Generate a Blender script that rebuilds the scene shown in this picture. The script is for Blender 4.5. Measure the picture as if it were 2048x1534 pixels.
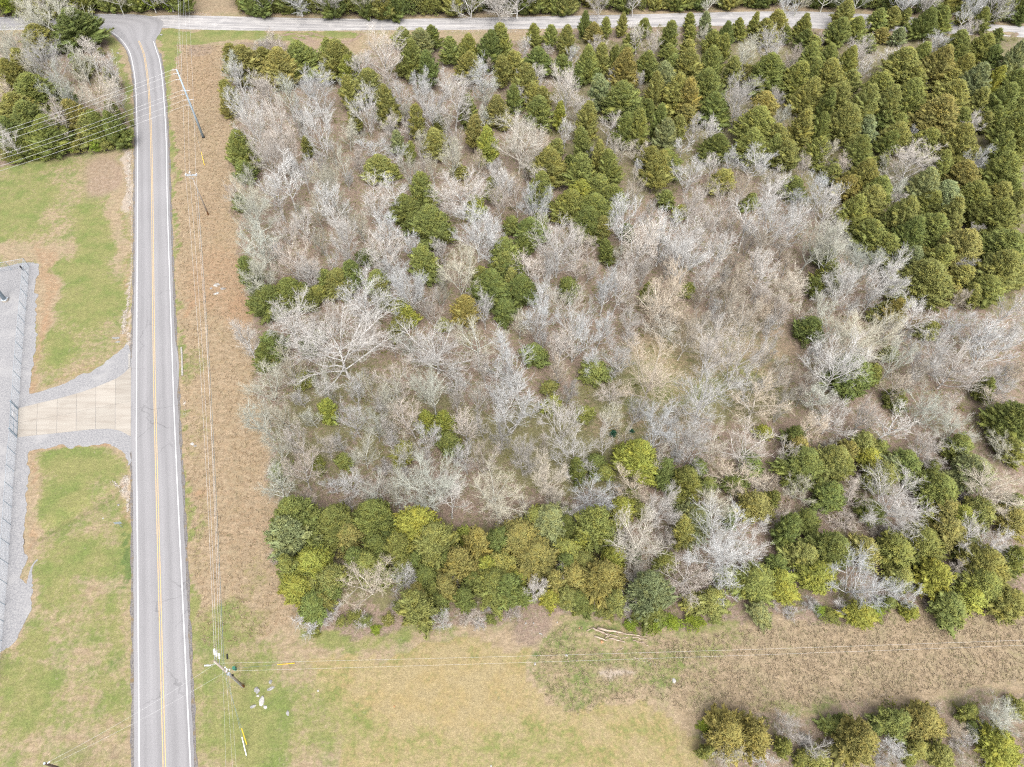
import bpy, bmesh, math, random
import numpy as np
from mathutils import Vector, Matrix
from mathutils.geometry import tessellate_polygon

for o in list(bpy.data.objects):
    bpy.data.objects.remove(o)
scene = bpy.context.scene
R = math.radians

# ------------------------------------------------------------------ camera
F_PX, PITCH, CAM_H = 1400.0, R(52.6), 100.0
IW, IH = 2048, 1534
cam_data = bpy.data.cameras.new('camera')
cam_data.sensor_width = 36.0
cam_data.lens = 36.0 * F_PX / IW
cam_data.clip_start, cam_data.clip_end = 1.0, 12000.0
cam = bpy.data.objects.new('camera', cam_data)
cam.location = (0, 0, CAM_H)
cam.rotation_euler = (R(90) - PITCH, 0, 0)
scene.collection.objects.link(cam)
scene.camera = cam

# ------------------------------------------------------------------ world, sun, exposure (bright overcast)
SUN_EL, SUN_AZ = R(56), R(170)          # azimuth measured clockwise from +Y
world = bpy.data.worlds.new('World')
scene.world = world
world.use_nodes = True
nt = world.node_tree
nt.nodes.clear()
sky = nt.nodes.new('ShaderNodeTexSky')
sky.sky_type = 'NISHITA'
sky.sun_disc = False
sky.sun_elevation = SUN_EL
sky.sun_rotation = SUN_AZ
sky.air_density, sky.dust_density, sky.ozone_density = 1.0, 4.0, 1.0
hs = nt.nodes.new('ShaderNodeHueSaturation')
hs.inputs['Saturation'].default_value = 0.22
bg = nt.nodes.new('ShaderNodeBackground')
bg.inputs['Strength'].default_value = 0.125
wo = nt.nodes.new('ShaderNodeOutputWorld')
nt.links.new(sky.outputs[0], hs.inputs['Color'])
nt.links.new(hs.outputs[0], bg.inputs['Color'])
nt.links.new(bg.outputs[0], wo.inputs['Surface'])
sd = bpy.data.lights.new('sun', 'SUN')
sd.energy = 1.15
sd.angle = R(46)
sd.color = (1.0, 0.955, 0.90)
sun = bpy.data.objects.new('sun', sd)
sun.rotation_euler = (R(90) - SUN_EL, 0, -SUN_AZ + math.pi)
sun.rotation_euler = Vector((-math.sin(SUN_AZ) * math.cos(SUN_EL), -math.cos(SUN_AZ) * math.cos(SUN_EL), -math.sin(SUN_EL))).to_track_quat('-Z', 'Y').to_euler()
scene.collection.objects.link(sun)
vs = scene.view_settings
vs.view_transform = 'Standard'
vs.look = 'None'
vs.exposure = 1.95
vs.gamma = 1.0
vs.use_curve_mapping = False
scene.render.engine = 'CYCLES'
scene.cycles.max_bounces = 9
scene.cycles.diffuse_bounces = 6
scene.cycles.transmission_bounces = 6
scene.cycles.use_denoising = False
scene.cycles.filter_width = 1.2

# ------------------------------------------------------------------ photo survey -> ground points
_fw = np.array((0, math.cos(PITCH), -math.sin(PITCH)))
_up = np.array((0, math.sin(PITCH), math.cos(PITCH)))


def G(x, y, z=0.0):
    """world point at height z seen at photo pixel x, y"""
    u = (x - IW / 2) / F_PX
    v = (y - IH / 2) / F_PX
    d = (u, _fw[1] - v * _up[1], _fw[2] - v * _up[2])
    t = (z - CAM_H) / d[2]
    return Vector((d[0] * t, d[1] * t, z))


def proj(P):
    """photo pixels of an N x 3 array"""
    q = np.asarray(P, float) - np.array((0, 0, CAM_H))
    zc = q @ _fw
    zc = np.where(zc < 1, 1, zc)
    return IW / 2 + F_PX * q[:, 0] / zc, IH / 2 - F_PX * (q @ _up) / zc


def depth(p):
    return float((np.array(p) - np.array((0, 0, CAM_H))) @ _fw)


def z_on(x, y, base):
    """height on the vertical line through base that is seen at pixel x, y"""
    best = (1e9, 0)
    for k in range(0, 900):
        z = k * 0.03
        X, Y = proj([(base[0], base[1], z)])
        e = (X[0] - x) ** 2 + (Y[0] - y) ** 2
        if e < best[0]:
            best = (e, z)
    return best[1]


# ------------------------------------------------------------------ helpers: objects
COL = scene.collection


def link(o, parent=None):
    COL.objects.link(o)
    if parent is not None:
        o.parent = parent
    return o


def tag(o, label=None, cat=None, group=None, kind=None):
    if label: o['label'] = label
    if cat: o['category'] = cat
    if group: o['group'] = group
    if kind: o['kind'] = kind
    return o


def empty(name, loc, rz=0.0):
    o = bpy.data.objects.new(name, None)
    o.empty_display_size = 0.3
    o.location = loc
    o.rotation_euler = (0, 0, rz)
    return link(o)


def mesh_from(name, V, Fc, mat, smooth=False):
    me = bpy.data.meshes.new(name)
    V = np.asarray(V, np.float32).reshape(-1, 3)
    if isinstance(Fc, np.ndarray):
        n, k = Fc.shape
        me.vertices.add(len(V))
        me.vertices.foreach_set('co', V.ravel())
        me.loops.add(n * k)
        me.loops.foreach_set('vertex_index', Fc.astype(np.int32).ravel())
        me.polygons.add(n)
        me.polygons.foreach_set('loop_start', np.arange(0, n * k, k, dtype=np.int32))
        me.update(calc_edges=True)
    else:
        me.from_pydata(V.tolist(), [], Fc)
    if mat is not None:
        me.materials.append(mat)
    if smooth:
        me.polygons.foreach_set('use_smooth', [True] * len(me.polygons))
    me.update()
    return me


class MB:
    """collects tubes, boxes and rods into one mesh"""
    def __init__(self):
        self.v, self.f = [], []

    def tube(self, pts, rad, n=6, caps=True):
        pts = [Vector(p) for p in pts]
        if not hasattr(rad, '__len__'):
            rad = [rad] * len(pts)
        b0 = len(self.v)
        side = None
        for i, p in enumerate(pts):
            t = (pts[min(i + 1, len(pts) - 1)] - pts[max(i - 1, 0)])
            t = t.normalized() if t.length > 1e-9 else Vector((0, 0, 1))
            if side is None:
                side = t.cross(Vector((0, 0, 1)))
                if side.length < 1e-3:
                    side = t.cross(Vector((1, 0, 0)))
            side = (side - t * side.dot(t)).normalized()
            w = t.cross(side)
            for k in range(n):
                a = 2 * math.pi * k / n
                self.v.append(tuple(p + (side * math.cos(a) + w * math.sin(a)) * rad[i]))
        for i in range(len(pts) - 1):
            for k in range(n):
                a = b0 + i * n + k
                b = b0 + i * n + (k + 1) % n
                self.f.append((a, b, b + n, a + n))
        if caps:
            self.f.append(tuple(b0 + k for k in reversed(range(n))))
            e = b0 + (len(pts) - 1) * n
            self.f.append(tuple(e + k for k in range(n)))
        return self

    def box(self, c, s, M=None):
        b = len(self.v)
        c = Vector(c)
        for dx in (-.5, .5):
            for dy in (-.5, .5):
                for dz in (-.5, .5):
                    p = Vector((dx * s[0], dy * s[1], dz * s[2]))
                    if M is not None:
                        p = M @ p
                    self.v.append(tuple(c + p))
        for q in ((0, 1, 3, 2), (4, 6, 7, 5), (0, 4, 5, 1), (2, 3, 7, 6), (0, 2, 6, 4), (1, 5, 7, 3)):
            self.f.append(tuple(b + i for i in q))
        return self

    def build(self, name, mat, parent=None, smooth=False):
        o = bpy.data.objects.new(name, mesh_from(name, self.v, self.f, mat, smooth))
        return link(o, parent)


# ------------------------------------------------------------------ helpers: noise on arrays
def vnoise(x, y, seed):
    rs = np.random.RandomState(seed)
    T = rs.rand(256, 256)
    xi, yi = np.floor(x).astype(int), np.floor(y).astype(int)
    fx, fy = x - xi, y - yi
    fx, fy = fx * fx * (3 - 2 * fx), fy * fy * (3 - 2 * fy)
    a, b = T[xi & 255, yi & 255], T[(xi + 1) & 255, yi & 255]
    c, d = T[xi & 255, (yi + 1) & 255], T[(xi + 1) & 255, (yi + 1) & 255]
    return (a * (1 - fx) + b * fx) * (1 - fy) + (c * (1 - fx) + d * fx) * fy


def fbm(x, y, seed, octv=4):
    s, a, t = 0, 1.0, 0
    for k in range(octv):
        s = s + a * vnoise(x * 2 ** k + 13.7 * k, y * 2 ** k + 7.3 * k, seed + k)
        t += a
        a *= .5
    return s / t


def in_poly(x, y, P):
    ins = np.zeros(x.shape, bool)
    n = len(P)
    for i in range(n):
        x1, y1 = P[i]
        x2, y2 = P[(i + 1) % n]
        if y1 == y2:
            continue
        c = ((y1 > y) != (y2 > y)) & (x < (x2 - x1) * (y - y1) / (y2 - y1) + x1)
        ins ^= c
    return ins


# ------------------------------------------------------------------ materials
class NT:
    def __init__(self, name):
        self.m = bpy.data.materials.new(name)
        self.m.use_nodes = True
        self.t = self.m.node_tree
        self.t.nodes.clear()
        self.out = self.n('ShaderNodeOutputMaterial')
        self.b = self.n('ShaderNodeBsdfPrincipled')
        self.b.inputs['Roughness'].default_value = .85
        self.b.inputs['Specular IOR Level'].default_value = .2
        self.l(self.b.outputs[0], self.out.inputs['Surface'])

    def n(self, t, **kw):
        x = self.t.nodes.new(t)
        for k, v in kw.items():
            setattr(x, k, v)
        return x

    def l(self, a, b):
        self.t.links.new(a, b)

    def setin(self, sock, v):
        if hasattr(v, 'is_output'):
            self.l(v, sock)
        elif hasattr(v, '__len__') and sock.type == 'RGBA':
            sock.default_value = (*v[:3], 1)
        else:
            sock.default_value = v

    def noise(self, scale, detail=3, rough=.55, vec=None, dist=0.0):
        x = self.n('ShaderNodeTexNoise')
        x.inputs['Scale'].default_value = scale
        x.inputs['Detail'].default_value = detail
        x.inputs['Roughness'].default_value = rough
        x.inputs['Distortion'].default_value = dist
        self.l(vec if vec is not None else self.pos(), x.inputs['Vector'])
        return x.outputs['Fac']

    def pos(self):
        if not hasattr(self, '_p'):
            self._p = self.n('ShaderNodeNewGeometry').outputs['Position']
        return self._p

    def obj(self):
        if not hasattr(self, '_o'):
            self._o = self.n('ShaderNodeTexCoord').outputs['Object']
        return self._o

    def math(self, op, a, b=0.0, c=0.0, clamp=False):
        x = self.n('ShaderNodeMath', operation=op, use_clamp=clamp)
        self.setin(x.inputs[0], a)
        self.setin(x.inputs[1], b)
        if op in ('MULTIPLY_ADD',):
            self.setin(x.inputs[2], c)
        return x.outputs[0]

    def step(self, v, a, b):
        x = self.n('ShaderNodeMapRange', interpolation_type='SMOOTHSTEP')
        self.setin(x.inputs['Value'], v)
        x.inputs['From Min'].default_value = a
        x.inputs['From Max'].default_value = b
        return x.outputs['Result']

    def mix(self, f, a, b, mode='MIX'):
        x = self.n('ShaderNodeMix', data_type='RGBA', blend_type=mode)
        self.setin(x.inputs[0], f)
        self.setin(x.inputs[6], a)
        self.setin(x.inputs[7], b)
        return x.outputs[2]

    def grey(self, v):
        x = self.n('ShaderNodeCombineColor')
        for i in range(3):
            self.setin(x.inputs[i], v)
        return x.outputs[0]

    def color(self, c, rough=None, k=.757):
        if k != 1:
            c = self.mix(1.0, c, (k, k, k), 'MULTIPLY') if hasattr(c, 'is_output') else tuple(x * k for x in c[:3])
        self.setin(self.b.inputs['Base Color'], c)
        if rough is not None:
            self.b.inputs['Roughness'].default_value = rough
        return self

    def bump(self, h, strength=.3, dist=.05):
        x = self.n('ShaderNodeBump')
        x.inputs['Strength'].default_value = strength
        x.inputs['Distance'].default_value = dist
        self.l(h, x.inputs['Height'])
        self.l(x.outputs[0], self.b.inputs['Normal'])
        return self


def speckle(name, c1, c2, scale=3.0, c3=None, rough=.85, big=None):
    t = NT(name)
    f = t.step(t.noise(scale, 4, .6), .3, .7)
    c = t.mix(f, c1, c2)
    if c3:
        c = t.mix(t.step(t.noise(big or scale * .2, 3), .5, .75), c, c3)
    t.color(c, rough)
    return t


M = {}
# asphalt of the main road: wheel-path bands across the lane (u runs across the road), worn grain
t = NT('asphalt')
uv = t.n('ShaderNodeUVMap').outputs[0]
sx = t.n('ShaderNodeSeparateXYZ'); t.l(uv, sx.inputs[0])
band = t.math('MULTIPLY', t.math('SINE', t.math('MULTIPLY', sx.outputs[0], 25.13)), 1.0)
cv = t.n('ShaderNodeCombineXYZ'); t.l(t.math('MULTIPLY', sx.outputs[0], 22.0), cv.inputs[0]); t.l(t.math('MULTIPLY', sx.outputs[1], .035), cv.inputs[1])
streak = t.noise(1.0, 3, .5, cv.outputs[0])
patch = t.noise(.06, 3, .5)
v = t.math('ADD', t.math('MULTIPLY_ADD', band, .014, .208), t.math('MULTIPLY', t.math('SUBTRACT', streak, .5), .06))
v = t.math('ADD', v, t.math('MULTIPLY', t.math('SUBTRACT', patch, .5), .06))
v = t.math('ADD', v, t.math('MULTIPLY', t.math('SUBTRACT', t.noise(5, 3, .7), .5), .07))
vo = t.n('ShaderNodeTexVoronoi', feature='DISTANCE_TO_EDGE'); vo.inputs['Scale'].default_value = .21
wv = t.n('ShaderNodeVectorMath', operation='ADD'); t.l(t.pos(), wv.inputs[0])
nz_ = t.n('ShaderNodeTexNoise'); nz_.inputs['Scale'].default_value = .8; t.l(t.pos(), nz_.inputs['Vector']); t.l(nz_.outputs['Color'], wv.inputs[1]); t.l(wv.outputs[0], vo.inputs['Vector'])
crk = t.math('MULTIPLY', t.math('SUBTRACT', 1.0, t.step(vo.outputs['Distance'], .004, .016)), t.step(t.noise(.09, 2, .5), .52, .66))
v = t.math('SUBTRACT', v, t.math('MULTIPLY', crk, .055))
c = t.mix(1.0, t.grey(v), (1.0, .975, 1.0), 'MULTIPLY')
t.color(c, .8).bump(t.noise(30, 2), .2, .01)
M['asphalt'] = t.m
# old crossroad surface: pale worn chip seal
t = NT('worn_chip_seal')
uv = t.n('ShaderNodeUVMap').outputs[0]
sx = t.n('ShaderNodeSeparateXYZ'); t.l(uv, sx.inputs[0])
cv = t.n('ShaderNodeCombineXYZ'); t.l(t.math('MULTIPLY', sx.outputs[0], 9.0), cv.inputs[0]); t.l(t.math('MULTIPLY', sx.outputs[1], .05), cv.inputs[1])
f = t.step(t.noise(1.0, 4, .6, cv.outputs[0]), .38, .66)
f2 = t.step(t.noise(.35, 4, .65), .45, .7)
c = t.mix(f, (.22, .213, .215), (.36, .345, .335))
c = t.mix(t.math('MULTIPLY', f2, .55), c, (.40, .385, .375))
c = t.mix(t.math('MULTIPLY', t.step(t.noise(2.5, 3), .55, .75), .3), c, (.17, .165, .165))
t.color(c, .85)
M['chipseal'] = t.m
M['shoulder'] = speckle('shoulder_gravel', (.075, .07, .075), (.19, .175, .16), 5.0, (.15, .11, .06), big=.8).m
M['white_paint'] = speckle('white_road_paint', (.44, .435, .44), (.56, .555, .56), 1.2).m
M['yellow_paint'] = speckle('yellow_road_paint', (.40, .285, .14), (.48, .345, .18), 2.0).m
# gravel yard
t = NT('yard_gravel')
f = t.step(t.noise(4.0, 5, .7), .32, .68)
c = t.mix(f, (.16, .16, .17), (.27, .265, .265))
c = t.mix(t.step(t.noise(.22, 4, .6), .5, .72), c, (.265, .26, .26))
c = t.mix(t.math('MULTIPLY', t.step(t.noise(.5, 3), .6, .8), .5), c, (.15, .15, .165))
t.color(c, .95).bump(t.noise(12, 2), .4, .03)
M['gravel'] = t.m
t = NT('drive_concrete')
oi = t.n('ShaderNodeObjectInfo')
cvs = t.n('ShaderNodeMapping'); t.l(t.pos(), cvs.inputs['Vector']); cvs.inputs['Scale'].default_value = (.12, 1.2, 1)
f = t.noise(1.0, 4, .6, cvs.outputs[0])
c = t.mix(t.step(f, .35, .7), (.31, .285, .25), (.26, .232, .20))
c = t.mix(t.math('MULTIPLY', t.step(t.noise(.5, 4), .5, .75), .45), c, (.23, .20, .17))
c = t.mix(1.0, c, t.grey(t.math('MULTIPLY_ADD', oi.outputs['Random'], .12, .92)), 'MULTIPLY')
t.color(c, .8)
M['concrete'] = t.m
M['rock'] = speckle('pale_limestone', (.18, .177, .172), (.26, .255, .245), 3.0, (.17, .16, .15), big=1.6).m
M['riprap'] = speckle('riprap_stone', (.24, .205, .17), (.37, .335, .29), 1.7, (.27, .17, .10), big=.5).m
M['white_rock'] = speckle('white_stone', (.28, .272, .26), (.37, .36, .34), 4.0).m
M['orange_rock'] = speckle('orange_stone', (.30, .15, .07), (.40, .24, .13), 4.0).m


def plain(name, c, rough=.6, metal=0.0, var=.12, scale=2.0):
    t = NT(name)
    t.color(t.mix(t.noise(scale, 3), [x * (1 - var) for x in c], [x * (1 + var) for x in c]), rough)
    t.b.inputs['Metallic'].default_value = metal
    return t.m


M['steel_blue'] = plain('galvanised_blue_grey_steel', (.27, .33, .38), .5, .0, .1)
M['steel'] = plain('galvanised_steel', (.34, .37, .40), .45, .1)
M['fence_wire'] = plain('fence_wire', (.36, .40, .44), .5, .1)
M['fence_post'] = plain('fence_post_paint', (.16, .21, .25), .5, .0)
M['wire'] = plain('aluminium_conductor', (.48, .48, .48), .5, .0)
M['cable'] = plain('dark_comm_cable', (.12, .17, .19), .6)
M['black'] = plain('black_plastic', (.012, .012, .014), .5)
M['insulator'] = plain('pale_porcelain', (.62, .62, .64), .3)
M['signback'] = plain('sign_back_aluminium', (.20, .23, .25), .45)
M['signwhite'] = plain('white_sign_enamel', (.75, .75, .76), .5, 0, .03)
M['yellow_guard'] = plain('yellow_guy_guard', (.62, .42, .03), .5)
M['teal'] = plain('green_pedestal_paint', (.03, .14, .09), .6)
M['culvert'] = plain('culvert_concrete', (.30, .285, .265), .9, 0, .25, 3)
t = NT('pole_wood')
cvs = t.n('ShaderNodeMapping'); t.l(t.obj(), cvs.inputs['Vector']); cvs.inputs['Scale'].default_value = (14, 14, .6)
sz = t.n('ShaderNodeSeparateXYZ'); t.l(t.obj(), sz.inputs[0])
c = t.mix(t.noise(1.0, 3, .6, cvs.outputs[0]), (.20, .165, .13), (.34, .30, .26))
c = t.mix(t.step(sz.outputs[2], 1.6, .5), c, (.26, .11, .035))
t.color(c, .85)
M['pole_wood'] = t.m
M['dark_wood'] = plain('dark_creosote_wood', (.055, .04, .03), .85, 0, .4, 3)
t = NT('log_bark')
cvs = t.n('ShaderNodeMapping'); t.l(t.obj(), cvs.inputs['Vector']); cvs.inputs['Scale'].default_value = (1.0, 8, 8)
t.color(t.mix(t.step(t.noise(1.2, 4, .6, cvs.outputs[0]), .35, .65), (.16, .11, .08), (.42, .35, .28)), .9)
M['log'] = t.m


def bark_mat(name, dark):
    """trunk bark: object colour, mottled with grey lichen and darker ridges"""
    t = NT(name)
    oi = t.n('ShaderNodeObjectInfo')
    cvs = t.n('ShaderNodeMapping'); t.l(t.obj(), cvs.inputs['Vector']); cvs.inputs['Scale'].default_value = (9, 9, 1.5)
    c = t.mix(t.step(t.noise(1.0, 4, .65, cvs.outputs[0]), .35, .7), dark, oi.outputs['Color'])
    t.color(c, .9, .82)
    return t.m


M['bark'] = bark_mat('pale_bark', (.17, .16, .145))
M['cedar_bark'] = bark_mat('cedar_bark', (.05, .04, .033))
t = NT('twig_bark')
oi = t.n('ShaderNodeObjectInfo')
f = t.noise(1.1, 2, .5)
c = t.mix(t.step(f, .4, .65), oi.outputs['Color'], t.mix(1.0, oi.outputs['Color'], (.80, .77, .74), 'MULTIPLY'))
t.color(c, .9, .86)
M['twig'] = t.m


def leaf_mat(name, tipcol):
    """evergreen foliage: object colour, per-spray variation, tip colour set by the object's alpha"""
    t = NT(name)
    oi = t.n('ShaderNodeObjectInfo')
    at = t.n('ShaderNodeAttribute', attribute_name='spray')
    ss = t.n('ShaderNodeSeparateColor'); t.l(at.outputs['Color'], ss.inputs[0])
    c = t.mix(1.0, oi.outputs['Color'], t.grey(t.math('MULTIPLY_ADD', ss.outputs[1], .75, .62)), 'MULTIPLY')
    yel = t.mix(1.0, c, (1.25, 1.08, .8), 'MULTIPLY')
    c = t.mix(ss.outputs[2], c, yel)
    k = t.math('MULTIPLY', t.math('POWER', ss.outputs[0], 1.6), oi.outputs['Alpha'])
    c = t.mix(k, c, tipcol)
    t.color(c, .75, 1)
    tr = t.n('ShaderNodeBsdfTranslucent')
    t.l(c, tr.inputs['Color'])
    mx = t.n('ShaderNodeMixShader')
    mx.inputs[0].default_value = .3
    t.l(t.b.outputs[0], mx.inputs[1]); t.l(tr.outputs[0], mx.inputs[2])
    t.l(mx.outputs[0], t.out.inputs['Surface'])
    return t.m


M['cedar'] = leaf_mat('cedar_foliage', (.31, .235, .07))
M['leaf'] = leaf_mat('shrub_leaves', (.22, .20, .05))

# ------------------------------------------------------------------ the ground: one sheet to the horizon, cover types as vertex attributes
WOOD = [(452, 92), (560, 78), (600, 112), (700, 122), (760, 85), (880, 82), (900, 170), (935, 100), (1060, 80), (1160, 52), (1480, 52), (1640, 62), (1900, 60), (2300, 70), (2300, 1170),
        (2048, 1195), (1850, 1212), (1700, 1228), (1500, 1250), (1250, 1262), (1060, 1245), (900, 1262), (700, 1268), (600, 1230), (572, 1120), (556, 1000), (535, 900), (508, 740), (492, 600), (478, 450), (468, 300)]
WOOD_W = [(-120, 62), (60, 66), (195, 66), (225, 100), (248, 160), (258, 240), (262, 292), (150, 308), (60, 322), (-120, 345)]
THICKET = [(1395, 1440), (1640, 1425), (1730, 1400), (1900, 1400), (2048, 1360), (2300, 1330), (2300, 1640), (1400, 1640)]
FARWOOD = [(-150, 36), (60, 28), (240, 22), (372, 20), (385, -20), (470, -20), (482, 26), (700, 28), (900, 28), (1200, 22), (1640, 12), (1900, 34), (2300, 58), (2300, -160), (-150, -160)]


def ground_axis(lo, hi, step, far):
    a = [-far, -far * .4, -far * .15]
    k = lo - 40
    b = list(np.arange(lo, hi, step))
    return np.array([x for x in a if x < lo - 60] + [lo - 40, lo - 15] + b + [hi + 15, hi + 40] + [far * .15, far * .4, far])


gx = ground_axis(-180, 200, .8, 5000)
gy = ground_axis(8, 262, .75, 5000)
GX, GY = np.meshgrid(gx, gy, indexing='ij')
fxp, fyp = proj(np.stack([GX.ravel(), GY.ravel(), np.zeros(GX.size)], 1))
wx, wy = GX.ravel(), GY.ravel()
scl = 1400.0 / (CAM_H * 1.3)
jit = 1.3
dxm = (fbm(wx * .16, wy * .16, 11, 4) - .5) * 6
dym = (fbm(wx * .16, wy * .16, 23, 4) - .5) * 6
jx, jy = proj(np.stack([wx + dxm, wy + dym, np.zeros(wx.size)], 1))          # ragged cover borders
sx_, sy_ = proj(np.stack([wx + dxm * .25, wy + dym * .25, np.zeros(wx.size)], 1))
N = wx.size
green, litter, dirt, pale = [np.zeros(N) for _ in range(4)]
mown, orange, dark, rough = [np.zeros(N) for _ in range(4)]
big = fbm(wx * .05, wy * .05, 5, 4)
med = fbm(wx * .22, wy * .22, 9, 4)


def P(a, poly, v, x=None, y=None, mode='max'):
    m = in_poly(jx if x is None else x, jy if y is None else y, poly)
    if mode == 'max':
        a[m] = np.maximum(a[m], v)
    elif mode == 'set':
        a[m] = v
    else:
        a[m] += v


def B(a, cx, cy, rx, ry, v):
    d = ((jx - cx) / rx) ** 2 + ((jy - cy) / ry) ** 2
    a += v * np.clip(1.4 - d, 0, 1)


rough[:] = .5
green[:] = .25
# left lawn above the drive, left lawn below it
LAWN1 = [(-200, 335), (60, 322), (150, 308), (262, 292), (266, 560), (262, 690), (190, 738), (78, 785), (64, 700), (72, 530), (-200, 520)]
LAWN2 = [(60, 900), (230, 892), (258, 940), (266, 1560), (-200, 1600), (-200, 1312), (30, 1292), (62, 1215), (72, 1120), (52, 1050)]
P(green, LAWN1, .48, mode='set'); P(green, LAWN2, .52, mode='set')
P(rough, LAWN1, .15, mode='set'); P(rough, LAWN2, .2, mode='set')
for b in ((50, 385, 70, 50, .3), (25, 450, 60, 40, .3), (170, 430, 60, 30, .05), (180, 480, 40, 90, .4), (125, 545, 40, 25, .45), (180, 600, 75, 50, .38), (110, 700, 50, 35, .3), (150, 650, 60, 50, .2),
          (50, 500, 90, 18, -.3), (95, 600, 28, 70, -.4), (232, 430, 14, 120, -.3), (60, 330, 90, 14, .25),
          (150, 930, 90, 40, .42), (120, 1010, 60, 50, .4), (170, 1120, 70, 50, .3), (60, 1390, 60, 70, .3), (100, 1180, 40, 40, .3), (200, 1250, 40, 40, .15), (185, 1180, 60, 25, -.2), (75, 1290, 30, 30, .4), (150, 1310, 80, 50, -.1),
          (150, 1480, 130, 25, -.15), (225, 1340, 12, 120, .2)):
    B(green, *b)
B(dirt, 205, 345, 52, 44, .75); B(dirt, 190, 380, 40, 22, .3); B(dirt, 235, 1500, 28, 40, .5); B(dirt, 160, 1515, 60, 12, .35)
B(dark, 245, 1110, 9, 55, .9); B(dark, 240, 1180, 7, 30, .6); B(dark, 243, 1300, 5, 40, .4)
B(green, 245, 1110, 11, 60, .5)
for a, b_, c_, d_ in ((95, 575, 16, 110), (85, 700, 10, 70), (72, 770, 14, 18), (130, 893, 90, 9), (215, 886, 35, 10), (56, 950, 8, 50), (60, 1080, 10, 40)):
    B(orange, a, b_, c_, d_, .55); B(green, a, b_, c_, d_, -.4)
for k in range(10):                                     # clay beside the riprap and along the drive's edge
    B(orange, 254 - k * .8, 560 + k * 13, 7, 12, .8)
    B(orange, 251 + .4 * k, 990 + k * 12, 6, 11, .8)
    B(orange, 246 - 18 * k, 702 + 9 * k, 9, 6, .6)
    B(orange, 252, 330 + k * 22, 5, 14, .5)
# the swale below the drive
for k in range(12):
    B(dark, 225 - k * 14, 985 + k * 8, 9, 5, .35)
# verges
P(green, [(200, 62), (236, 88), (256, 140), (268, 200), (268, 300), (262, 290), (250, 200), (222, 120)], .95, mode='set')
P(green, [(308, 60), (380, 60), (560, 64), (720, 66), (720, 76), (480, 80), (352, 90), (348, 150), (342, 200), (330, 170), (316, 100)], .85, mode='set')
P(rough, [(308, 60), (380, 60), (560, 64), (720, 66), (720, 76), (480, 80), (352, 90), (348, 150), (342, 200), (330, 170), (316, 100)], .15, mode='set')
for k in range(60):
    yy = 130 + k * 24
    rxp = 330 + max(0, (yy - 150)) * .0425
    B(green, rxp + 9, yy, 10, 20, .42)
# roadside strip right of the road: rough dead grass with rusty patches
STRIP = [(352, 88), (452, 92), (468, 300), (478, 450), (492, 600), (508, 740), (535, 900), (556, 1000), (572, 1120), (595, 1235), (500, 1285), (405, 1300), (380, 1100), (366, 780), (350, 420), (346, 200)]
P(rough, STRIP, .8, mode='set'); P(green, STRIP, .10, mode='set'); P(orange, STRIP, .30, mode='set')
for b in ((395, 150, 40, 60, .15), (440, 560, 60, 70, .3), (383, 615, 6, 22, .8), (480, 620, 20, 40, .4), (420, 430, 40, 60, .1), (500, 1060, 40, 60, .05), (397, 990, 12, 14, .5)):
    B(orange, *b)
for b in ((455, 1240, 70, 45, .5), (385, 735, 20, 40, .35), (390, 880, 14, 60, .2), (400, 1060, 14, 90, .3), (520, 1180, 40, 60, .2), (420, 1290, 30, 40, .35)):
    B(green, *b)
B(litter, 395, 100, 30, 14, .6)
# near field
NEAR = [(392, 1300), (500, 1288), (620, 1290), (760, 1295), (1060, 1285), (1075, 1380), (1110, 1420), (1240, 1422), (1390, 1445), (1395, 1600), (380, 1600)]
P(rough, NEAR, .12, mode='set'); P(green, NEAR, .33, mode='set'); P(orange, NEAR, .0, mode='set')
P(mown, [(600, 1310), (760, 1300), (1055, 1292), (1070, 1380), (1110, 1425), (1250, 1425), (1390, 1450), (1390, 1600), (700, 1600), (640, 1420)], .75, mode='set')
for b in ((470, 1400, 90, 130, .35), (470, 1500, 100, 60, .3), (580, 1440, 130, 90, .3), (800, 1480, 200, 50, .12), (900, 1390, 200, 60, -.15), (1050, 1500, 120, 50, .18), (1250, 1480, 100, 50, .05), (700, 1270, 110, 25, .5), (660, 1255, 60, 20, .3),
          (860, 1272, 70, 14, .3)):
    B(green, *b)
PATCH = [(1075, 1300), (1120, 1252), (1250, 1262), (1330, 1275), (1385, 1300), (1360, 1350), (1345, 1400), (1240, 1408), (1150, 1430), (1095, 1405), (1070, 1345)]
P(green, PATCH, .55, mode='set'); P(dark, PATCH, .28, mode='set'); P(rough, PATCH, .9, mode='set'); P(mown, PATCH, 0, mode='set')
B(pale, 1240, 1362, 40, 16, .7); B(green, 1240, 1362, 45, 18, -.4); B(dark, 1240, 1362, 45, 18, -.5)
B(litter, 1060, 1258, 40, 34, .8); B(orange, 1310, 1300, 30, 22, .4); B(orange, 1235, 1268, 50, 12, .6)
B(dark, 1072, 1350, 6, 50, .5)
RFIELD = [(1310, 1285), (1500, 1258), (1700, 1232), (1850, 1214), (2300, 1165), (2300, 1400), (2048, 1360), (1730, 1400), (1400, 1440), (1340, 1405), (1370, 1330)]
P(rough, RFIELD, .9, mode='set'); P(green, RFIELD, .16, mode='set'); P(mown, RFIELD, .15, mode='set'); P(orange, RFIELD, .06, mode='set')
for b in ((1420, 1280, 90, 40, .35), (1400, 1350, 60, 60, .22), (1600, 1420, 100, 20, .2), (1550, 1400, 90, 30, .1)):
    B(green, *b)
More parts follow.
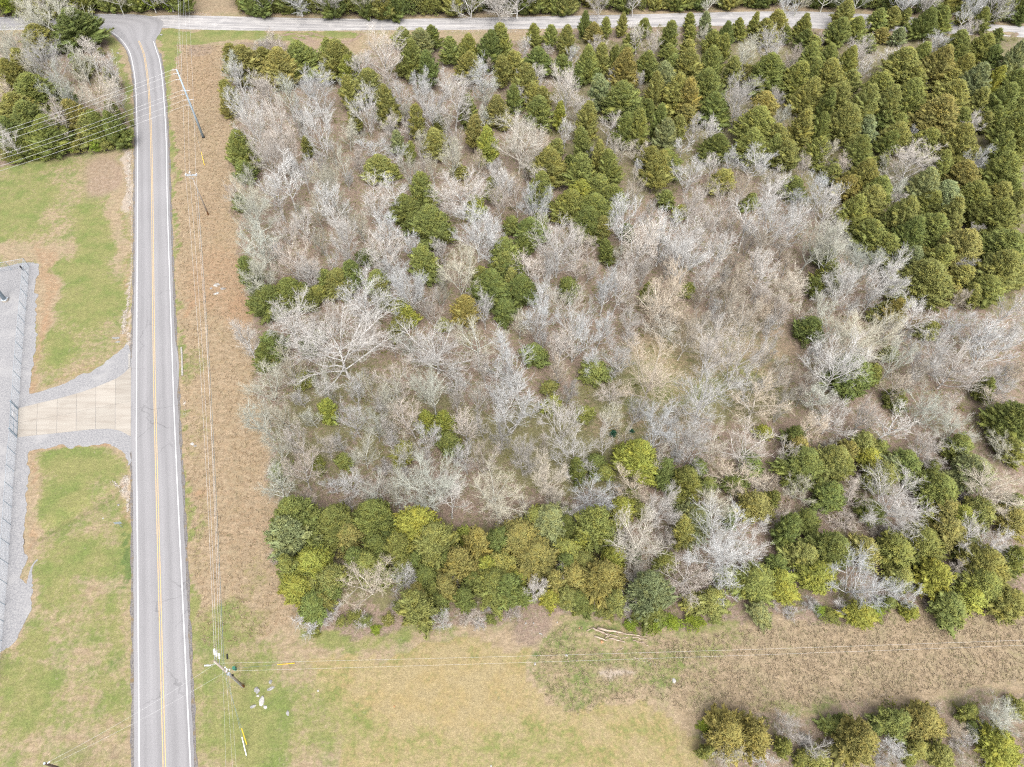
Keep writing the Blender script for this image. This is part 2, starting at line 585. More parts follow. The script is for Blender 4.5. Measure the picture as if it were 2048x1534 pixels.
# woods floor
for poly, lv in ((WOOD, .95), (WOOD_W, .85), (THICKET, .7), (FARWOOD, .7)):
    P(litter, poly, lv, mode='set'); P(green, poly, .40, mode='set'); P(rough, poly, .5, mode='set'); P(orange, poly, 0, mode='set'); P(mown, poly, 0, mode='set')
for b in ((1390, 730, 160, 95, -.7), (1300, 840, 110, 60, -.5), (1520, 690, 90, 60, -.35), (1180, 880, 120, 60, -.3)):
    B(litter, *b)
for b in ((1390, 730, 170, 105, .4), (1300, 840, 110, 60, .3)):
    B(mown, *b)
for b in ((1060, 880, 140, 80, .35), (1180, 940, 120, 60, .4), (720, 830, 120, 120, .2), (1250, 780, 100, 60, .3), (1480, 800, 120, 60, .3), (600, 870, 60, 140, .15), (900, 830, 80, 60, .2)):
    B(green, *b)
DENSE = [(1120, 80), (2300, 70), (2300, 640), (1820, 610), (1660, 440), (1470, 340), (1200, 420), (1090, 260)]
P(green, DENSE, .62, mode='set'); P(dark, DENSE, .3, mode='set')
P(green, [(540, 1040), (1240, 1060), (1240, 1200), (600, 1210)], .6, mode='set')
for k in range(9):
    B(pale, 258 - (k < 6) * 2, 305 + 14 * k, 8, 14, .75)
for k in range(10):
    B(pale, 259 - k * 1.2, 560 + 13 * k, 6, 12, .5)
for k in range(5):
    B(pale, 253 - k, 952 + 9 * k, 9, 9, .6)
# bare pinkish ground near the crossroad
B(dirt, 640, 92, 75, 13, .6); B(dirt, 905, 120, 32, 45, .55); B(pale, 905, 140, 24, 30, .35); B(dirt, 1160, 115, 50, 25, .35); B(dirt, 430, 12, 50, 18, .4); B(pale, 1080, 62, 160, 5, .4); B(dirt, 1960, 240, 30, 25, .4)
for pts in ([(620, 66), (640, 72), (665, 82), (700, 83)], [(560, 70), (590, 67), (612, 73), (622, 83)], [(700, 83), (716, 74), (722, 66)], [(586, 75), (606, 80), (634, 84)]):   # old tyre ruts
    for i in range(len(pts) - 1):
        for q in range(8):
            x = pts[i][0] + (pts[i + 1][0] - pts[i][0]) * q / 8
            y = pts[i][1] + (pts[i + 1][1] - pts[i][1]) * q / 8
            d = ((sx_ - x) / 4.5) ** 2 + ((sy_ - y) / 1.6) ** 2
            dirt += 1.0 * np.clip(1.3 - d, 0, 1); litter += .8 * np.clip(1.3 - d, 0, 1)
# relief: gentle swells in the woods and fields only, a shallow swale below the drive
flat = np.clip((wx - G(600, 700).x) / 30, 0, 1) * 0
zz = np.zeros(N)
inw = in_poly(fxp, fyp, WOOD)
zz[inw] = (med[inw] - .5) * .35
for k in range(16):
    p = G(228 - k * 11, 983 + k * 6.2)
    zz -= .22 * np.exp(-((wx - p.x) ** 2 + (wy - p.y) ** 2) / 1.1)
nxg, nyg = len(gx), len(gy)
idx = np.arange(N).reshape(nxg, nyg)
Fq = np.stack([idx[:-1, :-1].ravel(), idx[1:, :-1].ravel(), idx[1:, 1:].ravel(), idx[:-1, 1:].ravel()], 1)

t = NT('ground_cover')
a1 = t.n('ShaderNodeAttribute', attribute_name='cover_a')
a2 = t.n('ShaderNodeAttribute', attribute_name='cover_b')
s1 = t.n('ShaderNodeSeparateColor'); t.l(a1.outputs['Color'], s1.inputs[0])
s2 = t.n('ShaderNodeSeparateColor'); t.l(a2.outputs['Color'], s2.inputs[0])
gr, li, di = s1.outputs
pa = a1.outputs['Alpha']
mo, og, dk = s2.outputs
ro = a2.outputs['Alpha']
n_fine = t.noise(5.5, 3, .65)
n_med = t.noise(1.3, 4, .62)
n_big = t.noise(.28, 4, .6)
n_tuft = t.noise(2.6, 4, .75)
st = t.n('ShaderNodeMapping'); t.l(t.pos(), st.inputs['Vector']); st.inputs['Rotation'].default_value = (0, 0, .6); st.inputs['Scale'].default_value = (.35, 1.1, 1)
n_str = t.noise(1.6, 4, .6, st.outputs[0])


def thr(w, k=.55, s=.16, nz=None):
    """weight -> ragged mask"""
    nz = nz or t.math('ADD', t.math('MULTIPLY', n_med, .6), t.math('MULTIPLY', n_big, .4))
    v = t.math('ADD', w, t.math('MULTIPLY', t.math('SUBTRACT', nz, .5), 2.1))
    return t.step(v, .5 - s, .5 + s)


tan = t.mix(t.step(n_str, .35, .68), (.262, .202, .135), (.195, .148, .092))
tan = t.mix(t.step(n_big, .42, .66), tan, (.222, .180, .115))
tan = t.mix(t.math('MULTIPLY', t.step(n_tuft, .50, .68), t.math('MULTIPLY', ro, .75)), tan, (.170, .136, .090))
tan = t.mix(t.math('MULTIPLY', t.step(n_fine, .56, .72), t.math('MULTIPLY', ro, .6)), tan, (.31, .24, .155))
mw = t.mix(t.step(n_fine, .35, .65), (.262, .212, .120), (.205, .162, .085))
mw = t.mix(t.step(n_big, .4, .65), mw, (.235, .18, .088))
base = t.mix(t.step(mo, .2, .7), tan, mw)
base = t.mix(t.math('MULTIPLY', thr(og, s=.45), .75), base, t.mix(n_fine, (.26, .165, .10), (.22, .13, .075)))
gcol = t.mix(t.step(n_fine, .3, .7), (.128, .138, .040), (.182, .176, .072))
gcol = t.mix(t.step(n_big, .4, .7), gcol, (.105, .138, .034))
gcol = t.mix(t.math('MULTIPLY', t.step(n_tuft, .52, .68), ro), gcol, (.100, .110, .038))
base = t.mix(t.math('MULTIPLY', thr(gr, s=.30), .92), base, gcol)
dcol = t.mix(t.step(n_fine, .3, .7), (.042, .085, .022), (.085, .115, .035))
base = t.mix(t.math('MULTIPLY', thr(dk, s=.3), .75), base, dcol)
lcol = t.mix(t.step(n_fine, .32, .68), (.135, .095, .070), (.235, .178, .140))
lcol = t.mix(t.step(n_med, .45, .7), lcol, (.178, .142, .100))
lcol = t.mix(t.math('MULTIPLY', t.step(t.noise(1.9, 4, .8), .52, .68), .7), lcol, (.262, .205, .165))
lcol = t.mix(t.math('MULTIPLY', t.step(t.noise(2.3, 4, .8, t.obj()), .56, .7), .6), lcol, (.095, .070, .050))
lcol = t.mix(t.math('MULTIPLY', thr(gr, s=.2), .7), lcol, (.115, .118, .042))
base = t.mix(thr(li, s=.3), base, lcol)
pink = t.mix(t.step(n_med, .35, .65), (.235, .178, .135), (.19, .135, .095))
base = t.mix(t.math('MULTIPLY', thr(di, s=.35), .9), base, pink)
base = t.mix(thr(pa, s=.3), base, t.mix(n_fine, (.26, .215, .17), (.32, .27, .22)))
gv = t.math('MULTIPLY', t.math('MULTIPLY_ADD', t.step(t.noise(3.4, 2, .75), .25, .75), .34, .83), t.math('MULTIPLY_ADD', t.step(t.noise(1.1, 3, .65), .3, .7), .20, .90))
base = t.mix(1.0, base, t.grey(gv), 'MULTIPLY')
t.color(base, .95)
t.bump(t.math('ADD', n_tuft, t.math('MULTIPLY', n_fine, .6)), .55, .14)
M['ground'] = t.m
gme = mesh_from('ground', np.stack([wx, wy, zz], 1), Fq, M['ground'], True)
for nm, arr in (('cover_a', (green, litter, dirt, pale)), ('cover_b', (mown, orange, dark, rough))):
    at = gme.attributes.new(nm, 'FLOAT_COLOR', 'POINT')
    at.data.foreach_set('color', np.clip(np.stack(arr, 1), 0, 1).astype(np.float32).ravel())
tag(link(bpy.data.objects.new('ground', gme)), kind='structure')


# ------------------------------------------------------------------ roads
def spline(pts, per=6):
    """Catmull-Rom through ground points"""
    pts = [Vector(p) for p in pts]
    out = []
    for i in range(len(pts) - 1):
        a, b, c, d = pts[max(i - 1, 0)], pts[i], pts[i + 1], pts[min(i + 2, len(pts) - 1)]
        for k in range(per):
            u = k / per
            out.append(.5 * ((2 * b) + (c - a) * u + (2 * a - 5 * b + 4 * c - d) * u * u + (3 * b - a - 3 * c + d) * u ** 3))
    out.append(pts[-1])
    return out


def sheet(name, L, Rr, z, mat, across=6, skirt=.06, kind='structure'):
    """a road surface between two edge lines; u runs across, v along in metres"""
    V, Fc, UV = [], [], []
    s = 0.0
    for i in range(len(L)):
        if i:
            s += ((L[i] + Rr[i]) / 2 - (L[i - 1] + Rr[i - 1]) / 2).length
        for k in range(-1, across + 2):
            u = min(max(k / across, 0), 1)
            p = L[i].lerp(Rr[i], u)
            V.append((p.x, p.y, z - (skirt if k in (-1, across + 1) else 0)))
            UV.append((u, s))
    w = across + 3
    for i in range(len(L) - 1):
        for k in range(w - 1):
            Fc.append((i * w + k, i * w + k + 1, (i + 1) * w + k + 1, (i + 1) * w + k))
    me = mesh_from(name, V, Fc, mat)
    ul = me.uv_layers.new(name='UVMap')
    ul.data.foreach_set('uv', np.array([UV[l.vertex_index] for l in me.loops], np.float32).ravel())
    o = link(bpy.data.objects.new(name, me))
    me.flip_normals() if me.polygons[len(me.polygons) // 2].normal.z < 0 else None
    return tag(o, kind=kind)


ROADL = [(266, 1720), (268, 1534), (267, 1114), (265.5, 960), (262.5, 890), (262, 780), (265, 690), (269, 560), (269.7, 400), (271, 274), (269.7, 192), (266.6, 153), (260.5, 120), (253.5, 101), (240, 82), (222, 66), (203, 58.8), (184, 56.6), (109, 57.5), (0, 61), (-120, 65)]
ROADR = [(400, 1720), (389, 1534), (371, 1114), (364, 960), (359.5, 890), (355, 780), (351, 690), (345.3, 560), (339.7, 400), (335.7, 274), (330.4, 192), (327, 153), (322.3, 120), (316.8, 101), (311, 82), (322, 62), (322, 40), (262, 28.6), (110, 29.5), (0, 34.5), (-120, 39)]
Lp = spline([G(*p) for p in ROADL]); Rp = spline([G(*p) for p in ROADR])
rng = random.Random(3)


def wobble(pts, amp, seed):
    r = np.random.RandomState(seed)
    ph = r.rand(4) * 6
    out = []
    for i, p in enumerate(pts):
        s = p.y * .9 + p.x * .7
        out.append(p + Vector((1, .3, 0)) * amp * (math.sin(s * 1.1 + ph[0]) + .6 * math.sin(s * 2.7 + ph[1]) + .5 * math.sin(s * 4.9 + ph[2])) / 2)
    return out


def resample(pts, step):
    pts = [Vector(p) for p in pts]
    out, acc = [pts[0]], 0.0
    for i in range(len(pts) - 1):
        a, b = pts[i], pts[i + 1]
        n = max(1, int((b - a).length / step))
        for k in range(1, n + 1):
            out.append(a.lerp(b, k / n))
    return out


def pairs(L, Rr, n):
    """resample two polylines to n matching points, keeping the given pairing"""
    t_ = np.linspace(0, len(L) - 1, n)
    def at(A, x):
        i = min(int(x), len(A) - 2)
        return A[i].lerp(A[i + 1], x - i)
    return [at(L, x) for x in t_], [at(Rr, x) for x in t_]


Lq, Rq = pairs(Lp, Rp, 520)
sheet('road', wobble(Lq, .06, 1), wobble(Rq, .09, 2), .05, M['asphalt'], 8)
# dark gravel shoulders
for sgn, A, Bq, nm, lim in ((-1, Lq, Rq, 'road_shoulder', 400), (1, Rq, Lq, 'road_shoulder', 330)):
    In = [a.lerp(b, .01) for a, b in zip(A, Bq)][:lim]
    Out = [a + (a - b).normalized() * .40 for a, b in zip(A, Bq)][:lim]
    Out = wobble(Out, .16, 5 + sgn)
    sheet(nm, In if sgn > 0 else Out, Out if sgn > 0 else In, .022, M['shoulder'], 2, .03)
# paved bulge and turn-off on the right side
bul_in = spline([G(x, y) for x, y in ((349, 684), (352, 715), (354.5, 750), (354, 785))], 6)
bul_out = spline([G(x, y) for x, y in ((350, 684), (356, 708), (358, 745), (354.8, 785))], 6)
sheet('road_widening', bul_in, bul_out, .045, M['asphalt'], 3)
CRL = [(286, 59), (300, 58), (330, 56), (383, 59), (560, 61.5), (760, 60.5), (900, 60), (1060, 58), (1200, 56), (1350, 53.5), (1500, 52), (1640, 57.5), (1800, 63), (1990, 72), (2048, 75), (2300, 92)]
CRR = [(286, 34), (300, 33), (330, 31), (383, 31), (560, 35.3), (760, 38), (900, 36.5), (1060, 33.5), (1200, 30.5), (1350, 27), (1500, 23.5), (1640, 24), (1800, 33), (1990, 49), (2048, 53), (2300, 66)]
cl, cr = spline([G(*p) for p in CRL]), spline([G(*p) for p in CRR])
cl, cr = pairs(cl, cr, 360)
sheet('crossroad', wobble(cl, .35, 8), wobble(cr, .25, 9), .045, M['chipseal'], 8)


def line(name, pts, w, z, mat):
    pts = [Vector((p.x, p.y, 0)) for p in pts]
    L, Rr = [], []
    for i, p in enumerate(pts):
        d = (pts[min(i + 1, len(pts) - 1)] - pts[max(i - 1, 0)]).normalized()
        n = Vector((-d.y, d.x, 0))
        L.append(p + n * w / 2); Rr.append(p - n * w / 2)
    return sheet(name, L, Rr, z, mat, 1, 0)


WL = [(281, 1720), (279, 1534), (275.4, 1114), (273, 900), (273.3, 780), (274.3, 560), (275, 400), (274.7, 274), (272.5, 192), (269.7, 153), (263.8, 120), (257.6, 101), (245, 82), (226, 66), (204, 58), (186, 55.6), (109, 57), (0, 60), (-110, 64)]
WR = [(391, 1720), (381.3, 1534), (361.6, 1114), (353, 930), (346.8, 780), (339.5, 560), (334.6, 400), (332.2, 274), (327.3, 192), (323.8, 153), (319, 120), (312.7, 101), (307, 83)]
YC = [(333, 1720), (329, 1534), (317.8, 1114), (309.5, 780), (306.4, 560), (304.8, 400), (302.3, 274), (298.5, 192), (295, 153), (290.2, 120), (285.4, 101), (277.5, 82)]
FW = [(-110, 37.5), (0, 35.3), (40, 32.6), (82, 30.8), (160, 28.9), (233, 29.2)]
line('edge_line', spline([G(*p) for p in WL]), .15, .055, M['white_paint'])
line('edge_line', spline([G(*p) for p in WR]), .15, .055, M['white_paint'])
line('edge_line', spline([G(*p) for p in FW]), .15, .055, M['white_paint'])
yc = spline([G(*p) for p in YC])
for s in (-1, 1):
    off = []
    for i, p in enumerate(yc):
        d = (yc[min(i + 1, len(yc) - 1)] - yc[max(i - 1, 0)]).normalized()
        off.append(p + Vector((-d.y, d.x, 0)) * .15 * s)
    line('center_line', off, .12, .055, M['yellow_paint'])


# ------------------------------------------------------------------ gravel yard, concrete drive
def flat_poly(name, px, z, mat, parent=None, rag=0.0, thick=.04, seed=1):
    pts = resample([G(*p) for p in px] + [G(*px[0])], .3 if rag else .5)[:-1]
    if rag:
        pts = [p + Vector((fbm(np.array([p.x * .55]), np.array([p.y * .55]), seed)[0] - .5, fbm(np.array([p.x * .55]), np.array([p.y * .55]), seed + 9)[0] - .5, 0)) * rag for p in pts]
    top = [Vector((p.x, p.y, z)) for p in pts]
    tri = tessellate_polygon([top])
    n = len(top)
    V = [tuple(p) for p in top] + [(p.x, p.y, z - thick) for p in top]
    Fc = []
    for a, b, c in tri:
        nz = (top[b] - top[a]).cross(top[c] - top[a]).z
        Fc.append((a, b, c) if nz > 0 else (a, c, b))
    for i in range(n):
        Fc.append((i, (i + 1) % n, n + (i + 1) % n, n + i))
    return link(bpy.data.objects.new(name, mesh_from(name, V, Fc, mat)), parent)


YARD = [(-220, 545), (0, 536), (44, 526), (66, 525), (77, 531), (74, 540), (71.7, 660), (66, 728), (66, 786), (82, 784), (137, 764), (192, 737), (233, 709), (258.6, 686), (263, 700), (263, 925), (258, 930), (253, 907), (236, 896), (227, 889),
        (164, 891), (82, 896), (59, 903), (55, 944), (52, 1012), (48, 1073), (49, 1117), (46, 1150), (58, 1165), (69, 1118), (72, 1119), (68, 1157), (61, 1209), (50, 1250), (33, 1278), (17, 1294), (0, 1305), (-220, 1345)]
tag(flat_poly('gravel_yard', YARD, .03, M['gravel'], rag=1.9), kind='structure')
top_e = [(36.8, 817), (78, 806.5), (117, 797.5), (160, 785.5), (192, 774.5), (233, 757.5), (250, 745.5), (260.5, 734)]
bot_e = [(34, 875), (70, 871), (109.5, 867), (178, 859.3), (219, 857.3), (241, 861.5), (253, 868), (260.5, 873)]


def interp(E, x):
    for i in range(len(E) - 1):
        if E[i][0] <= x <= E[i + 1][0]:
            return E[i][1] + (E[i + 1][1] - E[i][1]) * (x - E[i][0]) / (E[i + 1][0] - E[i][0])
    return E[-1][1] if x > E[-1][0] else E[0][1]


drive = tag(empty('driveway', G(150, 820)), kind='structure')
cuts = [36.9, 75, 115, 153.5, 192, 231, 262.2]
for i in range(6):
    for h in range(2):
        x0, x1 = cuts[i] + .35, cuts[i + 1] - .05
        xs = np.linspace(x0, x1, 6)
        up = [(x, interp(top_e, x)) for x in xs]
        dn = [(x - 2.0 * (1 - i / 6), interp(bot_e, x)) for x in xs]
        mid = [((a[0] + b[0]) / 2, (a[1] + b[1]) / 2) for a, b in zip(up, dn)]
        px = up + [(m[0], m[1] - .2) for m in mid[::-1]] if h == 0 else [(m[0], m[1] + .2) for m in mid] + dn[::-1]
        o = flat_poly('slab', px, .062 + .003 * ((i * 2 + h) % 3), M['concrete'], None, thick=.08)
        o.parent = drive
        o.matrix_parent_inverse = Matrix.Translation(-Vector(drive.location))

# ------------------------------------------------------------------ tree shapes
def tubes(segs, n):
    """segs: list of (pts k x 3, radii k); all tubes of one k at a time -> V, quads"""
    VV, FF, b = [], [], 0
    ang = np.arange(n) * 2 * np.pi / n
    by = {}
    for p, r in segs:
        by.setdefault(len(p), []).append((p, r))
    for k, lst in by.items():
        Pt = np.array([p for p, r in lst]); Rd = np.array([r for p, r in lst])          # m k 3, m k
        T = np.zeros_like(Pt)
        T[:, 1:-1] = Pt[:, 2:] - Pt[:, :-2]; T[:, 0] = Pt[:, 1] - Pt[:, 0]; T[:, -1] = Pt[:, -1] - Pt[:, -2]
        T /= np.linalg.norm(T, axis=2, keepdims=True) + 1e-9
        ref = np.where(np.abs(T[..., 2:3]) < .9, np.array((0, 0, 1.0)), np.array((1.0, 0, 0)))
        S = np.cross(T, ref); S /= np.linalg.norm(S, axis=2, keepdims=True) + 1e-9
        W = np.cross(T, S)
        ring = Pt[:, :, None] + Rd[:, :, None, None] * (S[:, :, None] * np.cos(ang)[None, None, :, None] + W[:, :, None] * np.sin(ang)[None, None, :, None])
        m = len(lst)
        VV.append(ring.reshape(-1, 3))
        I = b + np.arange(m * k * n).reshape(m, k, n)
        a = I[:, :-1]; c = I[:, 1:]
        FF.append(np.stack([a, np.roll(a, -1, 2), np.roll(c, -1, 2), c], -1).reshape(-1, 4))
        b += m * k * n
    return np.concatenate(VV), np.concatenate(FF)


def unit(v):
    return v / (np.linalg.norm(v) + 1e-9)


def branch(rs, p, d, L, r0, r1, k, wob, up):
    """a wandering branch: k points from p along d, bending up by `up`"""
    pts = [p]; d = unit(d)
    for i in range(k - 1):
        d = unit(d + rs.normal(0, wob, 3) + np.array((0, 0, up)))
        pts.append(pts[-1] + d * L / (k - 1))
    return np.array(pts), np.linspace(r0, r1, k)


def along(pts, u):
    x = u * (len(pts) - 1); i = min(int(x), len(pts) - 2)
    return pts[i] + (pts[i + 1] - pts[i]) * (x - i), unit(pts[i + 1] - pts[i])


def off_dir(rs, d, ang):
    s = unit(np.cross(d, rs.normal(0, 1, 3)))
    return d * math.cos(ang) + s * math.sin(ang)


def bare_tree(seed, H=12.0, Rc=5.0, fork=.3, limbs=8, upright=.18, dense=1.0, multi=1):
    """leafless hardwood: trunk + limbs in one part, branches and twigs in the other"""
    rs = np.random.RandomState(seed)
    trunk, crown = [], []
    bases = [(np.zeros(3), np.array((rs.normal(0, .05), rs.normal(0, .05), 1.0)))] if multi == 1 else [(rs.normal(0, .12, 3) * (1, 1, 0), np.array((math.cos(a) * .35, math.sin(a) * .35, 1))) for a in np.arange(multi) * 6.283 / multi + rs.rand()]
    limbs_l = []
    for p0, d0 in bases:
        r0 = .0142 * H / (multi ** .4)
        th = H * (.62 if multi == 1 else .5)
        tp, tr = branch(rs, p0, d0, th, r0 * .95, r0 * .34, 8, .06, .05)
        tp = np.vstack([tp[0] - unit(d0) * .25, tp]); tr = np.append(r0 * 1.35, tr)
        trunk.append((tp, tr))
        limbs_l.append(branch(rs, tp[-1], unit(tp[-1] - tp[-2]), H * .36, r0 * .34, .022, 6, .09, .05))
        nl = max(3, int(limbs / multi))
        a0 = rs.rand() * 6.28
        for i in range(nl):
            u = fork + (1 - fork) * (i + rs.rand() * .6) / nl * .95
            p, d = along(tp, u)
            az = a0 + i * 2.4 + rs.normal(0, .3)
            el = .45 + .55 * u + rs.normal(0, .12)
            dd = np.array((math.cos(az) * math.cos(el), math.sin(az) * math.cos(el), math.sin(el)))
            L = (Rc * (1.08 - .35 * u) / max(math.cos(el), .42)) * rs.uniform(.8, 1.1)
            L = min(L, (H - p[2]) * 1.25 + 1.5)
            limbs_l.append(branch(rs, p, dd, L, r0 * (.68 - .26 * u), .036, 7, .10, upright * .5))
    trunk += limbs_l
    lv2 = []
    for lp, lr in limbs_l:
        L = np.linalg.norm(lp[-1] - lp[0])
        nb = max(4, int(9 * dense * L / 5))
        for j in range(nb):
            u = .18 + .8 * (j + rs.rand()) / nb
            p, d = along(lp, u)
            dd = unit(off_dir(rs, d, rs.uniform(.5, 1.0)) + np.array((0, 0, .30)))
            lv2.append(branch(rs, p, dd, L * rs.uniform(.30, .55) * (1.12 - .6 * u), .028, .013, 5, .13, upright * .4))
        lv2.append((lp[-2:], np.array((.026, .012))))
    crown += lv2
    lv3 = []
    for bp, br in lv2:
        L = np.linalg.norm(bp[-1] - bp[0])
        nb = max(3, int(7.4 * dense * max(L, .7) / 1.6))
        for j in range(nb):
            u = .15 + .85 * (j + rs.rand()) / nb
            p, d = along(bp, min(u, .999))
            dd = unit(off_dir(rs, d, rs.uniform(.4, .95)) + np.array((0, 0, .15)))
            lv3.append(branch(rs, p, dd, rs.uniform(.6, 1.2) * (.38 + .28 * L), .0145, .008, 3, .13, upright * .3))
    crown += lv3
    lv4 = []
    for bp, br in lv3:
        for j in range(int(round(3.3 * dense))):
            p, d = along(bp, min(.25 + .75 * rs.rand(), .999))
            dd = unit(off_dir(rs, d, rs.uniform(.35, .9)) + np.array((0, 0, .1)))
            lv4.append(branch(rs, p, dd, rs.uniform(.34, .80), .0105, .0045, 2, .1, .1))
    tv, tf = tubes(trunk, 6)
    cv1, cf1 = tubes(lv2, 4)
    cv2, cf2 = tubes(lv3 + lv4, 3)
    return (tv, tf), (np.concatenate([cv1, cv2]), np.concatenate([cf1, cf2 + len(cv1)]))


def spray_mesh(C, D, L, Wd, tip, rnd, yel, n=3):
    """many small pointed leaf sprays (each a slim closed spike) at C along D"""
    ref = np.where(np.abs(D[:, 2:3]) < .9, np.array((0, 0, 1.0)), np.array((1.0, 0, 0)))
    S = np.cross(D, ref); S /= np.linalg.norm(S, axis=1, keepdims=True) + 1e-9
    W = np.cross(D, S)
    ang = np.arange(n) * 2 * np.pi / n
    mid = C + D * L[:, None] * .35
    ring = mid[:, None] + Wd[:, None, None] * (S[:, None] * np.cos(ang)[None, :, None] + W[:, None] * np.sin(ang)[None, :, None] * .6)
    V = np.concatenate([C[:, None], ring, (C + D * L[:, None])[:, None]], 1)        # m, n+2
    m = len(C); I = np.arange(m * (n + 2)).reshape(m, n + 2)
    Fc = []
    for k in range(n):
        a, b = I[:, 1 + k], I[:, 1 + (k + 1) % n]
        Fc += [np.stack([I[:, 0], b, a], 1), np.stack([I[:, n + 1], a, b], 1)]
    col = np.repeat(np.stack([tip, rnd, yel, np.ones(m)], 1), n + 2, axis=0)
    return V.reshape(-1, 3), np.concatenate(Fc), col


def foliage(name, V, Fc, col, mat):
    me = mesh_from(name, V, Fc, mat)
    at = me.attributes.new('spray', 'FLOAT_COLOR', 'POINT')
    at.data.foreach_set('color', col.astype(np.float32).ravel())
    return me


def cedar(seed, H=8.0, Rc=2.2, base=.12, cone=.6, plumes=165, sprays=42):
    """red cedar: ragged plumes, each a dense feathery clump of pointed sprays rising outward from the stem"""
    rs = np.random.RandomState(seed)
    lean = rs.normal(0, .05, 2)
    C, D, L, Wd, tip, rnd, yel = [], [], [], [], [], [], []
    limb, core, ccol = [], [], []
    lob = rs.rand(5) * 6.28
    for i in range(plumes):
        u = (i + rs.rand()) / plumes
        t_ = u ** .85
        az = i * 2.39996 + rs.normal(0, .3)
        prof = (1 - t_) ** cone * min(1.0, .55 + 3.2 * t_)
        rad = Rc * prof * (1 + .20 * math.sin(2 * az + lob[0]) + .16 * math.sin(5 * t_ * 6.28 + 3 * az + lob[1])) * rs.uniform(.66, 1.16)
        z = H * (base + (1 - base) * t_ * .92)
        el = .40 + .72 * t_ + rs.normal(0, .16)
        ax = unit(np.array((math.cos(az) * math.cos(el), math.sin(az) * math.cos(el), math.sin(el))))
        p0 = np.array((lean[0] * z, lean[1] * z, z - rad * .30 - .1))
        Lp_ = max(rad, .40) / max(math.cos(el), .62) + .12
        Lp_ = min(Lp_, .45 * H * (1 - t_) + 1.0)
        limb.append((np.array([p0 + (0, 0, -.15), p0 + ax * Lp_ * .5]), np.array((.03, .012))))
        pr = rs.rand(); py = rs.rand() ** 2 * .8; tp_ = .45 + .55 * rs.rand()
        side = unit(np.cross(ax, (0, 0, 1.0))); up_ = np.cross(side, ax)
        W0 = Lp_ * rs.uniform(.10, .17) + .06
        cs = np.array((.22, .45, .66, .84, 1.0)); cw = np.array((.5, .85, .7, .38, .05)) * W0
        core.append((np.array([p0 + ax * Lp_ * q + rs.normal(0, .05, 3) for q in cs]), cw * rs.uniform(.8, 1.15, 5)))
        ccol.append((pr, py, tp_))
        ns = int(sprays * (.6 + .6 * prof))
        s = .25 + .75 * rs.rand(ns) ** .8
        wid = np.interp(s, cs, cw) * 1.1
        aa = rs.rand(ns) * 6.283
        nrm = side * np.cos(aa)[:, None] + up_ * np.sin(aa)[:, None]
        c = p0 + ax * (s * Lp_)[:, None] + nrm * (wid * rs.uniform(.75, 1.05, ns))[:, None]
        d = nrm * rs.uniform(.35, 1.0, ns)[:, None] + ax * 1.0 + np.array((0, 0, .15)) + rs.normal(0, .25, (ns, 3))
        d /= np.linalg.norm(d, axis=1, keepdims=True)
        C.append(c); D.append(d)
        L.append(rs.uniform(.26, .60, ns) * (1.15 - .4 * s)); Wd.append(rs.uniform(.04, .085, ns))
        tip.append(np.clip((s - .35) / .65 + rs.normal(0, .18, ns), 0, 1) * tp_); rnd.append(np.clip(pr * .55 + .45 * rs.rand(ns), 0, 1)); yel.append(np.full(ns, py))
    V, Fc, col = spray_mesh(np.concatenate(C), np.concatenate(D), np.concatenate(L), np.concatenate(Wd), np.concatenate(tip), np.concatenate(rnd), np.concatenate(yel))
    kv, kf = tubes(core, 6)
    kv = kv + rs.normal(0, .06, kv.shape)
    q = np.repeat(np.array(ccol), 30, axis=0)
    st_ = np.tile(np.repeat(np.array((.0, .2, .45, .7, .9)), 6), plumes)
    kc = np.stack([st_ * q[:, 2] * .8, np.clip(q[:, 0] * .55 + .45 * rs.rand(len(q)), 0, 1), q[:, 1], np.ones(len(q))], 1)
    kt = np.concatenate([kf[:, (0, 1, 2)], kf[:, (0, 2, 3)]])
    f = np.concatenate([V, kv]), np.concatenate([Fc, kt + len(V)]), np.concatenate([col, kc])
    zt = np.linspace(-.2, H * .86, 7)
    stm = np.stack([lean[0] * zt, lean[1] * zt, zt], 1)
    tv, tf = tubes([(stm, np.linspace(.15, .03, 7))], 6)
    lv, lf = tubes(limb, 3)
    return (np.concatenate([tv, lv]), np.concatenate([tf, lf + len(tv)])), f


